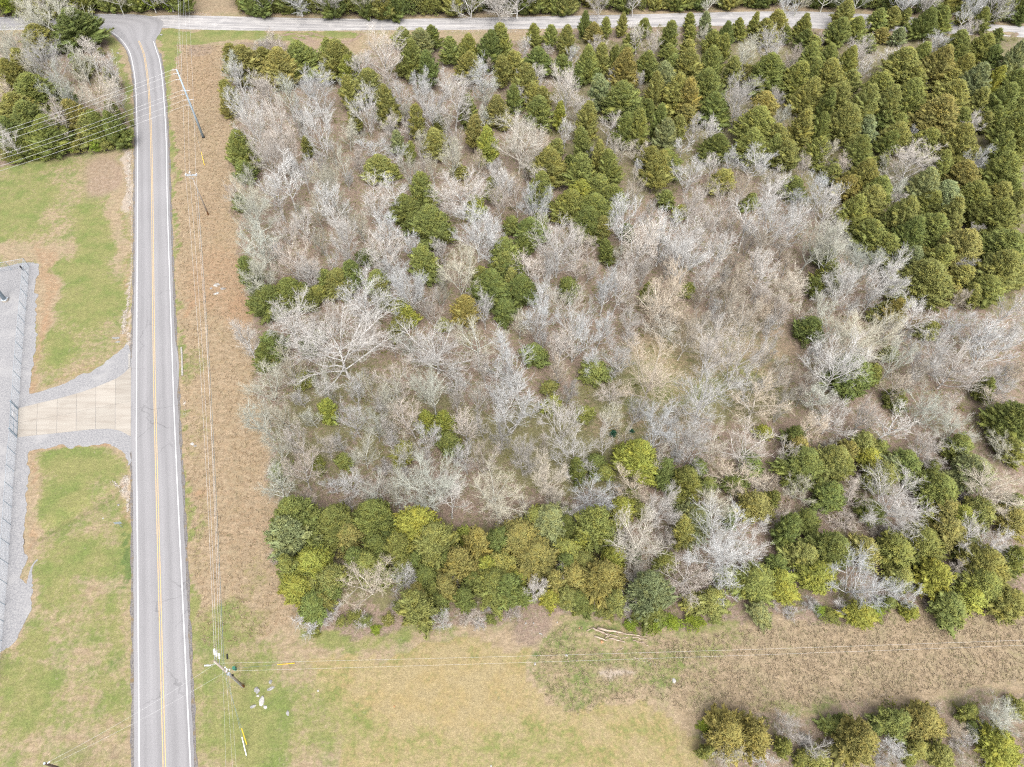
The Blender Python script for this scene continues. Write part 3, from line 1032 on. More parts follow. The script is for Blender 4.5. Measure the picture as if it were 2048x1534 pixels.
def leafy(seed, H=3.5, Rc=2.0, clumps=70, per=34):
    """broad-leaved evergreen or greening shrub: small folded leaves in clumps on thin stems"""
    rs = np.random.RandomState(seed)
    C, D, L, Wd, tip, rnd, yel = [], [], [], [], [], [], []
    limb = []
    for i in range(clumps):
        az = rs.rand() * 6.283; u = rs.rand() ** .7
        zz_ = H * (.15 + .8 * u)
        rad = Rc * math.sqrt(rs.rand()) * math.sqrt(max(.12, 1 - (u * .95) ** 2.2)) * (1 + .2 * math.sin(3 * az))
        c0 = np.array((math.cos(az) * rad, math.sin(az) * rad, zz_))
        base_ = np.array((rs.normal(0, .15), rs.normal(0, .15), -.1))
        limb.append((np.array([base_, base_ * .5 + c0 * .5 + (0, 0, -.15), c0]), np.array((.035, .02, .008))))
        ns = int(per * rs.uniform(.6, 1.3))
        q = rs.normal(0, 1, (ns, 3)); q /= np.linalg.norm(q, axis=1, keepdims=True)
        q[:, 2] = np.abs(q[:, 2]) * .8 - .1
        C.append(c0 + q * (rs.rand(ns) ** .4)[:, None] * rs.uniform(.35, .62))
        d = q + rs.normal(0, .5, (ns, 3)); d /= np.linalg.norm(d, axis=1, keepdims=True)
        D.append(d); L.append(rs.uniform(.16, .30, ns)); Wd.append(rs.uniform(.06, .11, ns))
        tip.append(rs.rand(ns)); rnd.append(np.clip(rs.rand() * .6 + .4 * rs.rand(ns), 0, 1)); yel.append(np.full(ns, rs.rand() ** 2 * .8))
    f = spray_mesh(np.concatenate(C), np.concatenate(D), np.concatenate(L), np.concatenate(Wd), np.concatenate(tip), np.concatenate(rnd), np.concatenate(yel), 3)
    return tubes(limb, 3), f


BARE, CEDAR, LEAFY = [], [], []
for s, kw in enumerate((dict(Rc=5.2, fork=.3, limbs=9), dict(Rc=5.0, fork=.36, limbs=8, upright=.25), dict(Rc=4.6, fork=.25, limbs=10, upright=.3), dict(Rc=5.6, fork=.3, limbs=8, upright=.12),
                        dict(Rc=4.2, fork=.42, limbs=9, upright=.32), dict(Rc=5.0, fork=.34, limbs=10, upright=.2, dense=1.15), dict(Rc=3.6, fork=.35, limbs=9, upright=.35), dict(Rc=3.4, fork=.3, limbs=10, upright=.4, dense=1.1),
                        dict(Rc=4.4, fork=.2, limbs=9, multi=2, upright=.25), dict(Rc=4.8, fork=.2, limbs=10, multi=3, upright=.2), dict(Rc=5.4, fork=.26, limbs=11, upright=.1, dense=1.1), dict(Rc=4.0, fork=.5, limbs=7, upright=.2, dense=.8))):
    (tv, tf), (cv_, cf) = bare_tree(100 + s, 12.0, **kw)
    hh, rr = cv_[:, 2].max(), np.percentile(np.hypot(cv_[:, 0], cv_[:, 1]), 97)
    BARE.append((mesh_from('trunk', tv, tf, M['bark'], True), mesh_from('crown', cv_, cf, M['twig']), hh, rr))
BIG = []
for s, kw in enumerate((dict(Rc=7.6, fork=.3, limbs=11, upright=.16), dict(Rc=7.0, fork=.26, limbs=12, upright=.24), dict(Rc=8.0, fork=.34, limbs=12, upright=.12), dict(Rc=7.2, fork=.2, limbs=12, multi=2, upright=.2))):
    (tv, tf), (cv_, cf) = bare_tree(140 + s, 17.0, dense=.86, **kw)
    hh, rr = cv_[:, 2].max(), np.percentile(np.hypot(cv_[:, 0], cv_[:, 1]), 97)
    BIG.append((mesh_from('trunk', tv, tf, M['bark'], True), mesh_from('crown', cv_, cf, M['twig']), hh, rr))
BRUSH = []
for s in range(4):
    (tv, tf), (cv_, cf) = bare_tree(160 + s, 4.2, Rc=2.3, fork=.08, limbs=16, multi=4, upright=.2, dense=.9)
    hh, rr = cv_[:, 2].max(), np.percentile(np.hypot(cv_[:, 0], cv_[:, 1]), 97)
    BRUSH.append((mesh_from('stem', tv, tf, M['bark'], True), mesh_from('twigs', cv_, cf, M['twig']), hh, rr))
for s, (cone, bs, rc) in enumerate(((.55, .10, 2.2), (.5, .14, 2.0), (.62, .08, 2.3), (.42, .16, 2.4), (.7, .06, 2.0), (.45, .10, 2.5), (.58, .2, 2.1), (.5, .05, 2.2))):
    (tv, tf), f = cedar(200 + s, 8.0, rc, bs, cone)
    hh, rr = f[0][:, 2].max(), np.percentile(np.hypot(f[0][:, 0], f[0][:, 1]), 93)
    CEDAR.append((mesh_from('trunk', tv, tf, M['cedar_bark'], True), foliage('crown', *f, M['cedar']), hh, rr))
BIGCEDAR = []
for s, (cone, bs, rc, hh0) in enumerate(((.5, .08, 3.4, 9.5), (.42, .10, 3.6, 8.5), (.58, .06, 3.2, 10.0), (.46, .12, 3.5, 9.0))):
    (tv, tf), f = cedar(230 + s, hh0, rc, bs, cone, plumes=290, sprays=46)
    hh, rr = f[0][:, 2].max(), np.percentile(np.hypot(f[0][:, 0], f[0][:, 1]), 93)
    BIGCEDAR.append((mesh_from('trunk', tv, tf, M['cedar_bark'], True), foliage('crown', *f, M['cedar']), hh, rr))
for s in range(4):
    (tv, tf), f = leafy(300 + s)
    hh, rr = f[0][:, 2].max(), np.percentile(np.hypot(f[0][:, 0], f[0][:, 1]), 96)
    LEAFY.append((mesh_from('stem', tv, tf, M['cedar_bark'], True), foliage('leaves', *f, M['leaf']), hh, rr))

TONE = {   # tone letter: object colour (alpha = how far the tips turn), trunk colour, word
    'd': ((.124, .156, .046, .10), 'dark green'), 'g': ((.166, .192, .056, .15), 'mid-green'), 'o': ((.190, .204, .064, .22), 'olive'),
    'r': ((.208, .200, .066, .48), 'rust-tipped'), 'y': ((.222, .244, .052, .10), 'yellow-green'), 's': ((.184, .214, .100, .10), 'grey-green')}
BTONE = {'w': ((.475, .462, .44, 1), 'pale'), 'p': ((.425, .395, .36, 1), 'pinkish'), 'n': ((.42, .415, .345, 1), 'greenish'), 't': ((.455, .41, .34, 1), 'tan')}

# ------------------------------------------------------------------ the survey of every tree: crown centre and crown size in the photograph
# tile origin x, y, zoom; then x y w h tone per tree
def parse(x0, y0, s, txt):
    out = []
    for w in txt.split(';'):
        w = w.strip()
        if not w:
            continue
        a = w.split()
        out.append((x0 + float(a[0]) / s, y0 + float(a[1]) / s, float(a[2]) / s, float(a[3]) / s, a[4]))
    return out


Z = 3.652
CED = []
BAR = []
SHR = []
BRU = []
# upper left block beside the road
CED += parse(0, 0, Z, """570 190 240 330 d;270 680 250 260 d;280 270 170 140 o;610 270 150 180 g;350 220 110 110 g;110 840 230 280 o;230 900 220 280 g;330 980 200 200 d;590 860 170 230 r;640 940 130 160 o;720 930 200 220 d;850 930 170 230 d;
 60 560 150 170 o;170 470 150 170 o;60 980 160 180 d;800 560 100 150 o;250 520 90 120 d;590 500 90 100 g;500 730 80 110 d;150 1060 140 120 d;820 820 120 160 g""")
BAR += parse(0, 0, Z, """360 90 360 330 n;110 310 230 260 n;330 430 230 250 p;420 600 200 240 n;230 460 120 180 n;770 510 190 260 p;690 690 330 340 t;800 650 140 220 p;410 840 170 240 p;470 620 180 230 n;40 1020 130 200 w;70 660 130 150 t;640 380 150 150 w;570 440 170 170 n;860 690 130 200 p;30 350 120 200 n;480 560 130 150 p;180 60 100 110 n""")
SHR += parse(0, 0, Z, """700 1070 110 90 y;480 1050 150 110 y;270 1130 120 70 y;600 340 110 60 y;640 340 50 40 y;400 1100 100 80 g;60 1130 120 100 g;850 1010 130 100 o;780 1070 110 80 o;120 1150 110 70 o;560 1080 100 90 o;730 380 60 60 o;540 440 60 80 y;660 470 60 100 o;960 900 40 60 o""")
# roadside edge of the wood
CED += parse(0, 0, Z, """1790 450 200 230 r;1700 400 110 120 o;1950 420 130 120 o;1690 700 110 160 o;1665 780 80 100 r;1750 1090 170 190 g;1780 1240 120 120 d""")
BAR += parse(0, 0, Z, """1690 470 130 200 n;1740 560 120 150 w;1930 330 150 110 p;1980 270 110 100 p;1930 640 220 200 w;1790 780 200 240 w;1880 930 220 240 w;2010 860 180 260 w;1960 1110 250 260 p;1820 950 150 220 n;1790 1300 120 160 n;1820 1430 220 220 n;1990 1350 230 300 w;1700 1400 110 170 p""")
# top strip of the wood, middle
CED += parse(540, 0, Z, """240 420 190 250 g;80 480 180 230 r;480 420 210 260 o;410 400 110 180 g;580 530 110 150 y;720 600 160 160 o;600 670 120 170 o;860 770 140 230 o;1060 880 100 170 o;1020 420 130 230 g;1150 510 110 180 d;960 270 110 110 g;1090 300 150 120 s;1195 265 95 125 d;1310 370 100 140 g;1430 360 120 160 g;1440 470 150 150 o;
 1575 350 140 190 d;1700 300 110 180 g;1935 250 85 130 g;2020 250 65 110 g;1960 440 180 160 d;1790 450 120 140 o;1690 520 110 150 o;1850 600 120 200 o;1450 800 110 150 g;1660 810 140 160 r;1475 970 110 190 r;1590 1080 135 220 y;1220 1030 160 150 o;1010 1110 80 130 g;780 1220 160 130 o;880 1250 90 90 g;1110 1390 130 200 g;
 1990 1180 120 210 o;1960 810 130 160 g;1780 720 85 170 d;930 1030 80 130 s;620 870 90 120 o;200 830 70 110 o;270 1060 80 110 o;30 720 60 120 o;1960 1400 120 200 g;1640 1390 90 160 o;1380 1240 90 80 o;1000 1480 110 90 o;1470 1490 80 70 y;950 490 100 90 o;1920 690 90 120 o;500 1260 70 100 o;1220 900 80 100 g;1700 1000 70 120 o;1270 960 70 90 y;380 880 70 110 o""")
BAR += parse(540, 0, Z, """340 640 280 270 w;360 900 260 290 w;120 680 150 220 n;60 330 150 120 p;830 370 240 230 w;690 470 160 170 w;700 760 190 220 w;860 580 110 150 p;960 680 140 190 w;1090 610 130 150 w;1170 770 230 220 w;1340 700 220 240 w;1570 550 170 240 w;1290 580 190 130 w;1600 640 150 150 n;1950 570 140 140 w;1840 340 90 210 p;1830 680 90 150 w;
 1330 1100 170 240 n;760 1060 190 140 w;920 1130 140 140 w;880 920 170 170 p;1120 1030 110 180 n;1820 1010 360 320 t;1400 1390 350 270 w;1700 1330 160 190 w;1190 1230 110 190 n;760 1430 230 230 w;930 1400 190 200 w;430 1340 220 270 n;560 950 120 190 n;110 1050 210 250 p;120 1310 250 250 w;530 1180 140 170 n;1960 1330 160 180 w;1280 880 110 120 n;
 1010 920 90 110 w;640 1150 120 120 p;1560 850 90 190 n;240 1230 150 200 w;530 620 90 150 n;1080 440 100 90 p;1620 1220 140 130 p;1840 560 80 100 w;1120 1160 100 130 p""")
# top right of centre
F_ = 4.09
CED += parse(1060, 0, F_, """40 280 80 150 g;160 290 100 140 g;260 270 60 80 g;290 320 140 170 o;450 190 105 190 d;520 260 140 150 r;610 220 90 150 g;750 200 90 180 o;920 220 140 140 g;830 330 120 120 g;1140 300 120 280 g;1310 180 105 130 g;1310 270 110 110 g;1290 370 120 120 o;1450 190 110 170 s;1500 330 130 150 g;1600 270 130 180 d;1720 230 130 150 g;1830 190 105 160 g;
 1950 250 190 170 o;80 490 150 160 d;265 550 115 130 d;480 510 150 250 g;570 490 120 230 o;660 480 100 190 g;770 550 145 210 r;790 420 115 100 o;950 530 160 190 g;1150 440 150 140 g;1190 560 150 150 g;1290 540 180 240 o;1120 640 150 190 s;1040 740 110 220 o;1490 520 190 220 g;1460 700 180 220 g;1590 390 100 180 g;1650 580 120 160 o;580 750 140 180 s;760 790 220 270 g;
 1210 770 170 210 o;1310 800 140 240 r;1530 880 170 180 d;1760 600 120 110 r;1910 620 190 180 d;2020 640 100 180 g;1960 860 150 160 r;1870 1030 230 210 g;460 1000 130 190 o;890 1050 130 220 g;790 1070 110 210 d;1050 980 110 190 d;1100 1110 120 180 s;1200 1060 110 160 o;1510 1190 170 110 d;1430 1280 90 80 g;1310 940 130 110 r;240 930 90 190 y;320 830 80 110 y;
 110 800 120 130 o;70 910 90 150 g;200 1200 110 110 o;150 1360 190 210 o;450 1200 140 190 g;330 1320 90 100 d;420 1400 160 210 g;560 1300 110 190 o;680 1350 120 190 g;550 1480 150 110 g;1010 1410 160 210 o;1130 1320 160 150 d;940 1290 130 130 o;1590 1470 150 120 o;1290 1310 80 70 r;1840 1190 200 110 g;2000 1230 110 150 g;390 620 90 110 d;700 640 80 90 o;940 900 90 120 d;1000 860 70 110 d;1750 1190 80 80 g""")
BAR += parse(1060, 0, F_, """60 650 150 170 w;310 690 190 240 w;360 440 95 230 w;430 870 190 170 p;290 1060 120 230 w;650 1000 200 190 w;560 350 120 95 w;890 280 150 240 w;1000 340 130 180 p;1420 260 110 180 n;1740 430 170 250 n;1960 400 180 300 p;1720 770 270 310 p;1490 1040 150 210 w;1330 1040 130 190 p;1250 1180 150 140 w;60 1150 170 250 t;520 1260 110 120 p;880 1230 180 120 t;1310 1400 260 210 w;
 1500 1360 150 150 w;1650 1290 130 210 w;1840 1310 210 190 w;1990 1430 140 140 w;870 1110 70 120 n;890 1370 80 130 w;120 1480 140 110 n;670 610 80 110 p;890 640 80 100 p;150 390 95 70 p;1200 260 70 110 p;1980 780 90 140 p;1700 950 110 120 p""")
# top right
G_ = 3.732
CED += parse(1500, 0, G_, """30 170 70 140 g;220 170 190 180 o;400 190 120 160 g;700 90 150 180 o;650 220 180 180 g;800 210 140 160 g;950 130 150 150 g;1060 120 140 140 o;980 260 110 100 r;1110 260 120 120 s;1150 120 95 110 o;1300 160 180 200 d;1450 150 140 170 g;1590 110 100 120 o;1750 150 115 160 g;270 260 90 110 d;430 300 140 95 d;140 550 200 150 d;330 580 170 170 g;440 430 140 190 g;
 500 330 115 120 g;590 430 130 170 g;720 450 130 190 g;480 560 140 170 g;600 580 170 190 o;420 720 140 190 o;660 740 130 170 o;560 780 110 210 d;850 760 140 200 o;970 680 180 170 g;1020 760 140 180 o;1190 740 190 240 g;1140 490 190 200 o;1260 420 150 190 g;1390 470 190 220 r;1590 510 130 150 o;1560 340 190 140 g;1720 350 190 160 g;1820 420 120 140 d;1670 620 160 230 s;1800 600 90 190 y;
 1980 430 140 230 s;1960 620 170 170 g;1880 760 150 210 g;1460 720 180 220 o;1390 860 220 190 r;720 920 190 210 o;880 970 130 160 s;380 960 130 210 o;100 930 170 210 g;110 780 150 110 r;230 1040 140 140 o;280 1140 130 150 o;70 1080 130 90 g;490 1120 120 160 g;1110 1020 160 120 o;1000 1070 110 130 d;1100 920 110 110 g;1300 1060 170 150 g;1540 1080 190 210 o;1860 1120 120 190 g;1960 960 170 200 g;
 1990 820 120 140 g;800 1160 150 190 g;850 1330 170 190 o;950 1420 160 170 g;1320 1400 160 210 s;1420 1250 140 190 g;1590 1340 200 150 r;1900 1300 190 210 g;1660 1480 190 140 g;1860 1470 170 140 o;1490 1470 140 120 o;1980 1440 110 140 g;310 1390 115 120 g;730 1390 150 110 r;360 500 100 90 d;880 320 110 110 g;1480 600 120 120 o;1240 600 120 120 g;760 600 110 120 o;1720 760 110 150 o;1560 900 110 130 g;620 1290 100 110 o;1000 870 110 100 d;540 960 90 150 d;1830 880 100 120 g;1760 900 90 110 o;1980 1130 120 160 g;960 1200 100 100 g;1640 1180 90 120 g;1850 260 100 90 g""")
BAR += parse(1500, 0, G_, """190 340 200 300 p;320 440 150 170 p;820 370 220 160 p;1050 420 170 150 w;850 490 130 110 w;800 570 60 80 w;1650 190 140 150 w;1420 310 170 55 w;280 25 190 75 w;630 490 95 95 p;230 850 100 230 n;210 720 90 100 p;60 1200 150 230 p;590 1110 120 170 n;1220 1190 310 240 w;1020 1240 180 140 n;1090 1390 110 150 n;1720 1170 150 170 w;1660 910 170 140 p;550 1370 210 220 w;200 1390 230 190 w;660 1470 140 110 w;
 690 1230 140 140 p;1250 980 110 95 w;880 190 70 75 w;1500 510 70 80 w;430 1240 110 150 p;520 290 60 80 p""")
# left of centre
CED += parse(460, 380, Z, """1480 240 210 220 g;1310 240 100 100 d;1430 60 130 140 o;1290 130 160 160 g;1420 530 150 190 g;1000 480 115 105 d;890 620 120 150 d;780 660 170 150 o;1060 660 140 120 g;1110 720 105 110 o;240 790 200 130 d;430 760 200 130 d;560 800 110 130 g;640 740 120 120 g;150 610 140 190 d;290 1150 150 170 d;240 1230 110 140 d;540 1400 110 110 g;1300 880 130 150 y;1710 870 140 170 r;1890 700 180 210 d;1990 560 150 170 g;1990 760 120 130 d;2000 890 110 150 d;1260 950 110 110 o;1790 120 130 95 y;
 1190 1010 90 120 o;560 1140 90 110 d;950 280 75 95 o;1650 340 75 90 o;540 370 60 110 o;1950 460 120 120 g;1830 620 100 110 g;700 640 90 100 g;560 720 90 90 d;1140 820 80 90 o;1560 980 90 80 o;360 860 110 100 d;70 90 80 100 d;300 1230 90 90 o;650 1060 80 80 o""")
BAR += parse(460, 380, Z, """180 150 230 330 n;180 380 240 230 n;190 610 250 240 n;400 270 160 170 w;540 230 140 240 w;440 490 320 230 p;560 600 190 190 p;740 100 190 240 w;820 300 220 290 w;1000 80 190 240 w;1130 260 220 220 w;1100 430 260 240 w;1180 550 190 170 w;1340 390 140 190 w;1600 90 280 170 n;1800 280 310 290 w;1690 570 250 260 n;1290 700 230 270 w;970 800 350 270 w;430 960 330 300 w;800 1130 560 420 w;1500 1150 400 310 w;1800 1070 310 360 n;110 1080 180 330 w;
 270 1400 280 240 n;1420 790 190 190 p;1200 1380 240 250 p;1400 1390 190 210 n;1650 1390 240 210 w;1950 1410 240 250 w;750 900 140 180 w;1990 1160 140 240 n;350 60 150 200 p;640 150 120 200 n;1540 430 130 150 p;640 950 110 140 p;1290 1120 110 170 n;1020 1020 160 190 w;340 420 110 150 w;1480 870 140 130 p;640 560 120 130 p""")
# centre
CED += parse(980, 380, Z, """560 120 170 170 g;640 20 130 90 y;760 150 180 180 d;880 50 160 150 d;700 230 170 160 d;810 250 110 120 o;360 210 115 95 d;300 290 160 140 d;270 390 120 120 d;140 240 110 95 g;100 430 160 180 g;50 530 110 140 g;100 620 120 140 d;160 680 110 150 o;230 720 170 170 d;110 880 150 130 d;40 720 110 190 g;1000 300 85 85 d;580 720 130 110 d;1280 60 95 95 g;1390 150 95 95 y;870 450 95 115 d;1160 750 95 140 g;1440 710 95 95 g;1900 80 95 75 g;320 1190 140 110 d;780 1310 150 130 g;440 1420 100 90 o;200 580 100 110 d;1000 40 80 90 g""")
BAR += parse(980, 380, Z, """350 80 210 210 w;500 380 310 350 w;280 550 230 190 w;350 860 260 310 w;570 800 230 260 t;620 1020 240 310 w;830 720 190 380 w;930 690 210 400 p;800 1000 170 250 w;1030 960 150 280 p;1000 200 230 330 w;1060 400 260 380 w;1270 300 240 430 w;960 460 150 120 n;1230 810 280 270 t;1340 700 240 270 t;1450 450 330 430 w;1520 300 280 330 p;1650 400 190 330 w;1700 100 190 240 w;1480 80 190 190 p;1900 200 240 290 w;1590 620 190 240 w;1820 640 170 190 t;1960 500 140 380 w;150 1200 280 330 w;
 220 950 140 240 n;500 1130 210 290 p;720 1250 140 240 w;1170 1340 420 400 t;1620 1150 330 480 w;1830 1150 330 430 w;1900 1400 280 250 w;1280 980 280 180 t;1740 870 140 280 t;1980 850 110 300 t;730 400 110 240 p;640 380 160 240 w;80 60 140 190 p;20 300 140 240 w;150 1430 280 190 w;850 1400 190 190 p;1400 920 150 150 t;640 560 140 130 p;1120 560 150 200 p;1420 1080 180 200 t;720 560 110 160 w""")
# right
CED += parse(1488, 380, Z, """800 170 140 190 g;930 100 190 170 o;1180 200 170 230 o;1070 210 100 150 g;950 330 190 170 g;1190 330 160 190 d;1060 440 140 140 g;1340 260 170 170 g;1530 180 140 190 o;1580 400 200 210 r;1700 80 170 190 o;1820 180 190 210 g;1960 130 120 210 o;1410 480 160 190 g;1190 520 140 170 s;1330 640 260 160 o;1560 640 160 130 o;1870 560 200 210 o;1850 400 230 190 g;1770 690 190 150 g;1700 780 115 130 o;1340 100 160 140 g;1460 60 190 110 s;1920 60 140 115 o;1540 740 110 95 r;1090 890 115 160 r;1000 890 115 120 o;
 1150 780 110 85 g;620 620 140 160 g;460 1000 150 150 d;790 1350 250 150 d;930 1340 115 130 g;1060 1190 100 95 g;1350 1020 110 110 o;1110 1490 95 95 y;1790 1460 90 140 g;520 700 95 110 d;590 470 130 75 g;1400 400 110 100 d;1270 420 90 90 o;2000 420 110 150 g;1660 230 80 80 r;1990 620 110 120 o;1450 560 90 90 g;1640 720 90 90 g""")
BAR += parse(1488, 380, Z, """180 200 280 380 w;350 250 190 330 w;520 350 230 330 n;700 330 190 280 p;640 110 190 230 w;620 450 230 330 n;880 520 230 280 n;1020 640 250 280 w;750 680 230 280 w;130 600 190 320 w;330 680 280 230 t;130 880 140 380 t;620 1000 280 210 n;870 1070 420 390 n;720 1240 330 420 w;1280 870 250 230 w;1400 1150 280 330 p;1540 950 190 190 w;1760 1000 240 240 w;1800 1150 280 280 w;1950 850 190 240 w;1550 1280 330 280 p;1750 1300 210 210 p;1900 1440 190 140 p;1110 1230 190 230 n;1610 560 180 115 p;1690 280 110 100 w;
 1820 320 120 75 w;1300 350 75 60 w;260 1250 90 220 t;80 1430 230 190 t;1150 30 160 75 w;1610 780 110 120 t;420 860 140 140 t;1960 1050 180 220 w;1290 530 100 80 p;560 860 160 160 n;1300 1330 150 180 t""")
# lower left corner of the wood
CED += parse(460, 760, Z, """490 1010 260 280 g;430 1130 200 280 s;780 1040 230 230 g;1060 1000 230 240 d;1320 1080 250 260 y;850 1140 190 160 r;600 1330 230 200 y;450 1390 140 190 g;750 1420 190 190 o;1020 1350 210 160 g;1230 1220 170 190 g;1480 1200 230 240 o;1720 1130 120 115 y;1800 1220 170 190 r;1690 1330 170 190 r;1960 1150 190 190 d;1980 1270 160 240 o;1280 1370 150 140 s;1430 1450 170 140 d;1570 1480 120 140 r;1900 1480 230 140 g;450 1500 210 150 y;650 620 95 120 g;1590 320 110 190 y;1600 460 140 95 g;820 590 95 95 g;1430 310 110 140 y;1250 520 140 130 y;
 690 210 110 180 y;370 660 110 95 d;330 500 75 95 d;1090 1230 140 150 d;940 1300 130 150 d;1580 1330 120 130 d;1340 1290 110 120 d;640 1190 150 140 d;1870 1340 120 140 y;700 1530 130 130 d;1150 1140 130 130 d""")
BAR += parse(460, 760, Z, """230 250 230 380 n;400 250 190 330 n;330 490 190 230 n;330 750 200 320 n;510 620 250 280 p;600 250 120 320 n;700 450 150 240 p;900 250 200 380 p;960 500 240 240 n;760 760 150 140 w;890 730 170 170 w;1080 200 120 240 p;1160 450 120 190 p;1200 110 190 240 n;1320 250 210 380 p;1250 510 190 230 n;1430 430 190 190 w;1450 740 370 420 n;1720 300 190 280 p;1480 100 200 280 n;1600 850 230 330 p;1880 740 280 470 n;2000 850 190 280 w;1950 200 230 330 w;1000 1470 330 200 t;1850 560 190 200 p;1720 560 170 200 p;560 880 150 190 p;1250 1440 190 180 p""")
BRU += parse(460, 760, Z, """1060 790 240 140 p;1720 1440 100 120 p;1330 690 160 130 t;1120 640 150 110 p;350 1290 120 140 p;860 900 150 110 p""")
# lower middle
CED += parse(980, 760, Z, """1060 560 210 230 y;960 540 95 110 g;1300 690 160 160 d;1440 740 170 190 g;1530 640 120 110 d;1370 860 110 110 g;770 620 130 110 d;850 670 110 110 g;660 680 110 170 d;1920 910 200 190 r;1480 1010 220 200 s;1430 1130 140 190 o;960 950 170 140 y;1100 940 110 100 o;790 1080 210 280 g;700 1140 115 190 y;900 1290 140 190 y;440 1040 230 190 s;330 1000 140 140 g;230 1160 250 190 r;330 1290 230 190 r;130 1330 200 190 o;580 1240 160 140 g;700 1310 140 120 o;830 1420 230 230 r;
 640 1450 170 150 r;480 1470 120 170 r;40 1450 140 190 y;1240 1500 170 110 y;1930 1450 230 210 g;1800 740 140 95 d;450 160 110 110 y;700 230 110 110 g;1270 1340 140 95 g;1060 1260 95 95 s;160 1450 120 120 d;560 1080 110 130 d;1760 1010 110 100 d;1900 610 130 110 d;560 1330 120 120 d;1040 860 110 90 g;1600 760 110 90 g;1740 1440 140 130 g""")
BAR += parse(980, 760, Z, """150 150 330 420 w;530 280 250 260 w;630 520 300 210 p;850 280 190 190 n;890 80 230 190 p;1220 340 260 310 w;1570 100 370 380 w;1490 420 260 310 w;1640 460 190 240 t;1900 480 300 280 w;1800 700 280 190 t;240 530 230 240 p;440 720 230 280 t;740 830 300 240 w;1060 780 260 200 t;1250 920 230 240 w;100 850 230 330 w;600 990 140 240 w;1060 1150 330 330 t;1300 1150 140 140 p;1650 930 280 190 n;1720 1220 450 420 w;1440 1420 330 280 p;1060 1450 230 190 t;480 860 180 140 t;560 1400 140 115 w;330 1490 140 160 w;1330 240 140 160 p;1000 420 130 140 t""")
BRU += parse(980, 760, Z, """1350 1310 140 120 t;940 800 120 120 p;640 1000 110 110 p;960 1150 140 130 p;1600 1050 140 120 t;1950 760 170 120 t""")
# lower right
CED += parse(1488, 760, Z, """370 380 120 140 d;400 480 140 140 r;420 600 230 190 g;640 590 210 200 o;750 500 120 120 r;860 450 160 160 o;910 570 140 120 y;720 640 110 140 g;990 670 200 170 o;1100 610 140 120 s;1230 640 190 170 d;920 740 190 110 g;1380 640 115 115 d;1680 650 220 190 s;1430 800 230 140 g;1470 950 170 140 r;1690 920 210 160 o;1630 1040 190 170 y;1340 1000 95 95 y;1450 1110 190 190 r;1310 1190 230 190 g;1110 1270 220 200 g;870 1230 170 95 r;620 1200 230 230 g;480 1050 140 130 d;310 1110 140 190 d;390 1270 170 170 o;620 880 190 180 d;590 790 115 95 g;
 200 860 95 110 g;550 1420 200 190 y;250 1360 115 120 d;100 1430 170 140 g;250 1450 140 140 y;1390 1430 220 190 y;1150 1450 160 120 o;1780 1370 260 230 o;1990 1310 140 280 g;1950 260 230 230 d;1870 390 130 110 d;1950 510 160 140 g;1950 1020 170 140 r;1750 1490 230 95 g;1120 140 130 110 g;740 320 65 65 d;900 940 160 140 d;1590 480 170 115 g;150 380 90 70 y;1260 1300 130 120 d;1620 1220 130 120 g;1980 880 120 140 g;1560 1130 120 110 o;1000 490 110 90 g;1740 60 90 120 g;1240 720 100 90 d""")
BAR += parse(1488, 760, Z, """100 150 330 280 t;100 480 260 260 t;650 270 280 240 w;1080 310 280 280 w;1330 200 280 240 n;1560 330 300 240 n;1340 490 260 160 p;1920 470 230 140 n;1840 740 350 320 t;1110 890 450 360 w;400 790 210 140 n;800 820 190 190 p;850 1440 370 330 w;1780 1180 330 210 w;60 1190 230 240 w;1560 1400 140 140 p;560 120 200 180 n;1180 1560 180 160 w;1830 130 180 160 p;500 330 180 200 t;300 500 150 200 p;1480 260 150 150 p""")
BRU += parse(1488, 760, Z, """740 1030 260 170 p;250 960 280 190 t;1400 1290 150 110 p;1000 1110 230 140 t;640 480 150 160 t;200 740 190 120 t;530 960 120 140 t;900 640 120 100 t;1600 850 140 130 p;1800 990 120 120 p;360 1420 130 150 p""")
# field edge and thicket at the lower right
CED += parse(980, 1114, Z, """1200 250 230 260 s;1170 400 190 110 d;1630 310 170 170 o;1920 230 230 280 g;140 250 140 140 g;1760 1280 330 230 r;1950 1280 190 240 r;1580 1400 115 140 g;1480 330 120 110 o;680 330 150 110 d;930 320 110 130 o;420 280 120 120 y;560 300 140 130 o""")
BAR += parse(980, 1114, Z, """340 230 150 240 w;1040 260 230 200 p;1700 1400 330 230 t;1900 1480 220 130 n""")
SHR += parse(980, 1114, Z, """1190 490 150 140 y;1030 500 105 95 y;1340 480 120 95 y;1490 470 140 95 y;1270 450 90 80 g;860 420 100 80 o;800 400 90 70 o;1640 440 90 60 g;1580 1240 140 80 y""")
CED += parse(1488, 1114, Z, """50 150 170 240 g;80 1320 230 240 r;280 1380 120 140 g;820 1340 300 310 r;640 1230 150 130 g;1080 1210 250 180 g;1330 1210 280 260 r;1290 1390 170 150 o;1430 1440 200 190 o;1640 1150 115 110 g;1690 1260 120 100 d;1900 1390 280 220 y;2000 1090 110 95 o;1050 320 95 95 g;1200 380 95 95 y;1650 270 170 140 y;1510 360 190 95 g;1920 340 190 95 o;850 400 160 90 y;560 1500 190 95 o;150 420 140 110 s;300 240 150 110 y;420 1480 120 90 g;1200 1450 110 110 g;720 1200 120 100 d;960 1250 110 110 d""")
BAR += parse(1488, 1114, Z, """1180 270 190 170 w;330 1250 250 240 p;520 1370 230 230 p;1110 1400 240 190 w;1560 1250 140 190 t;1880 1180 280 190 n;130 1480 230 120 w;1620 1500 140 95 t;730 350 140 95 w;1640 1350 150 140 p""")
SHR += parse(1488, 1114, Z, """630 430 130 80 g;560 390 90 60 y;960 400 120 60 y""")
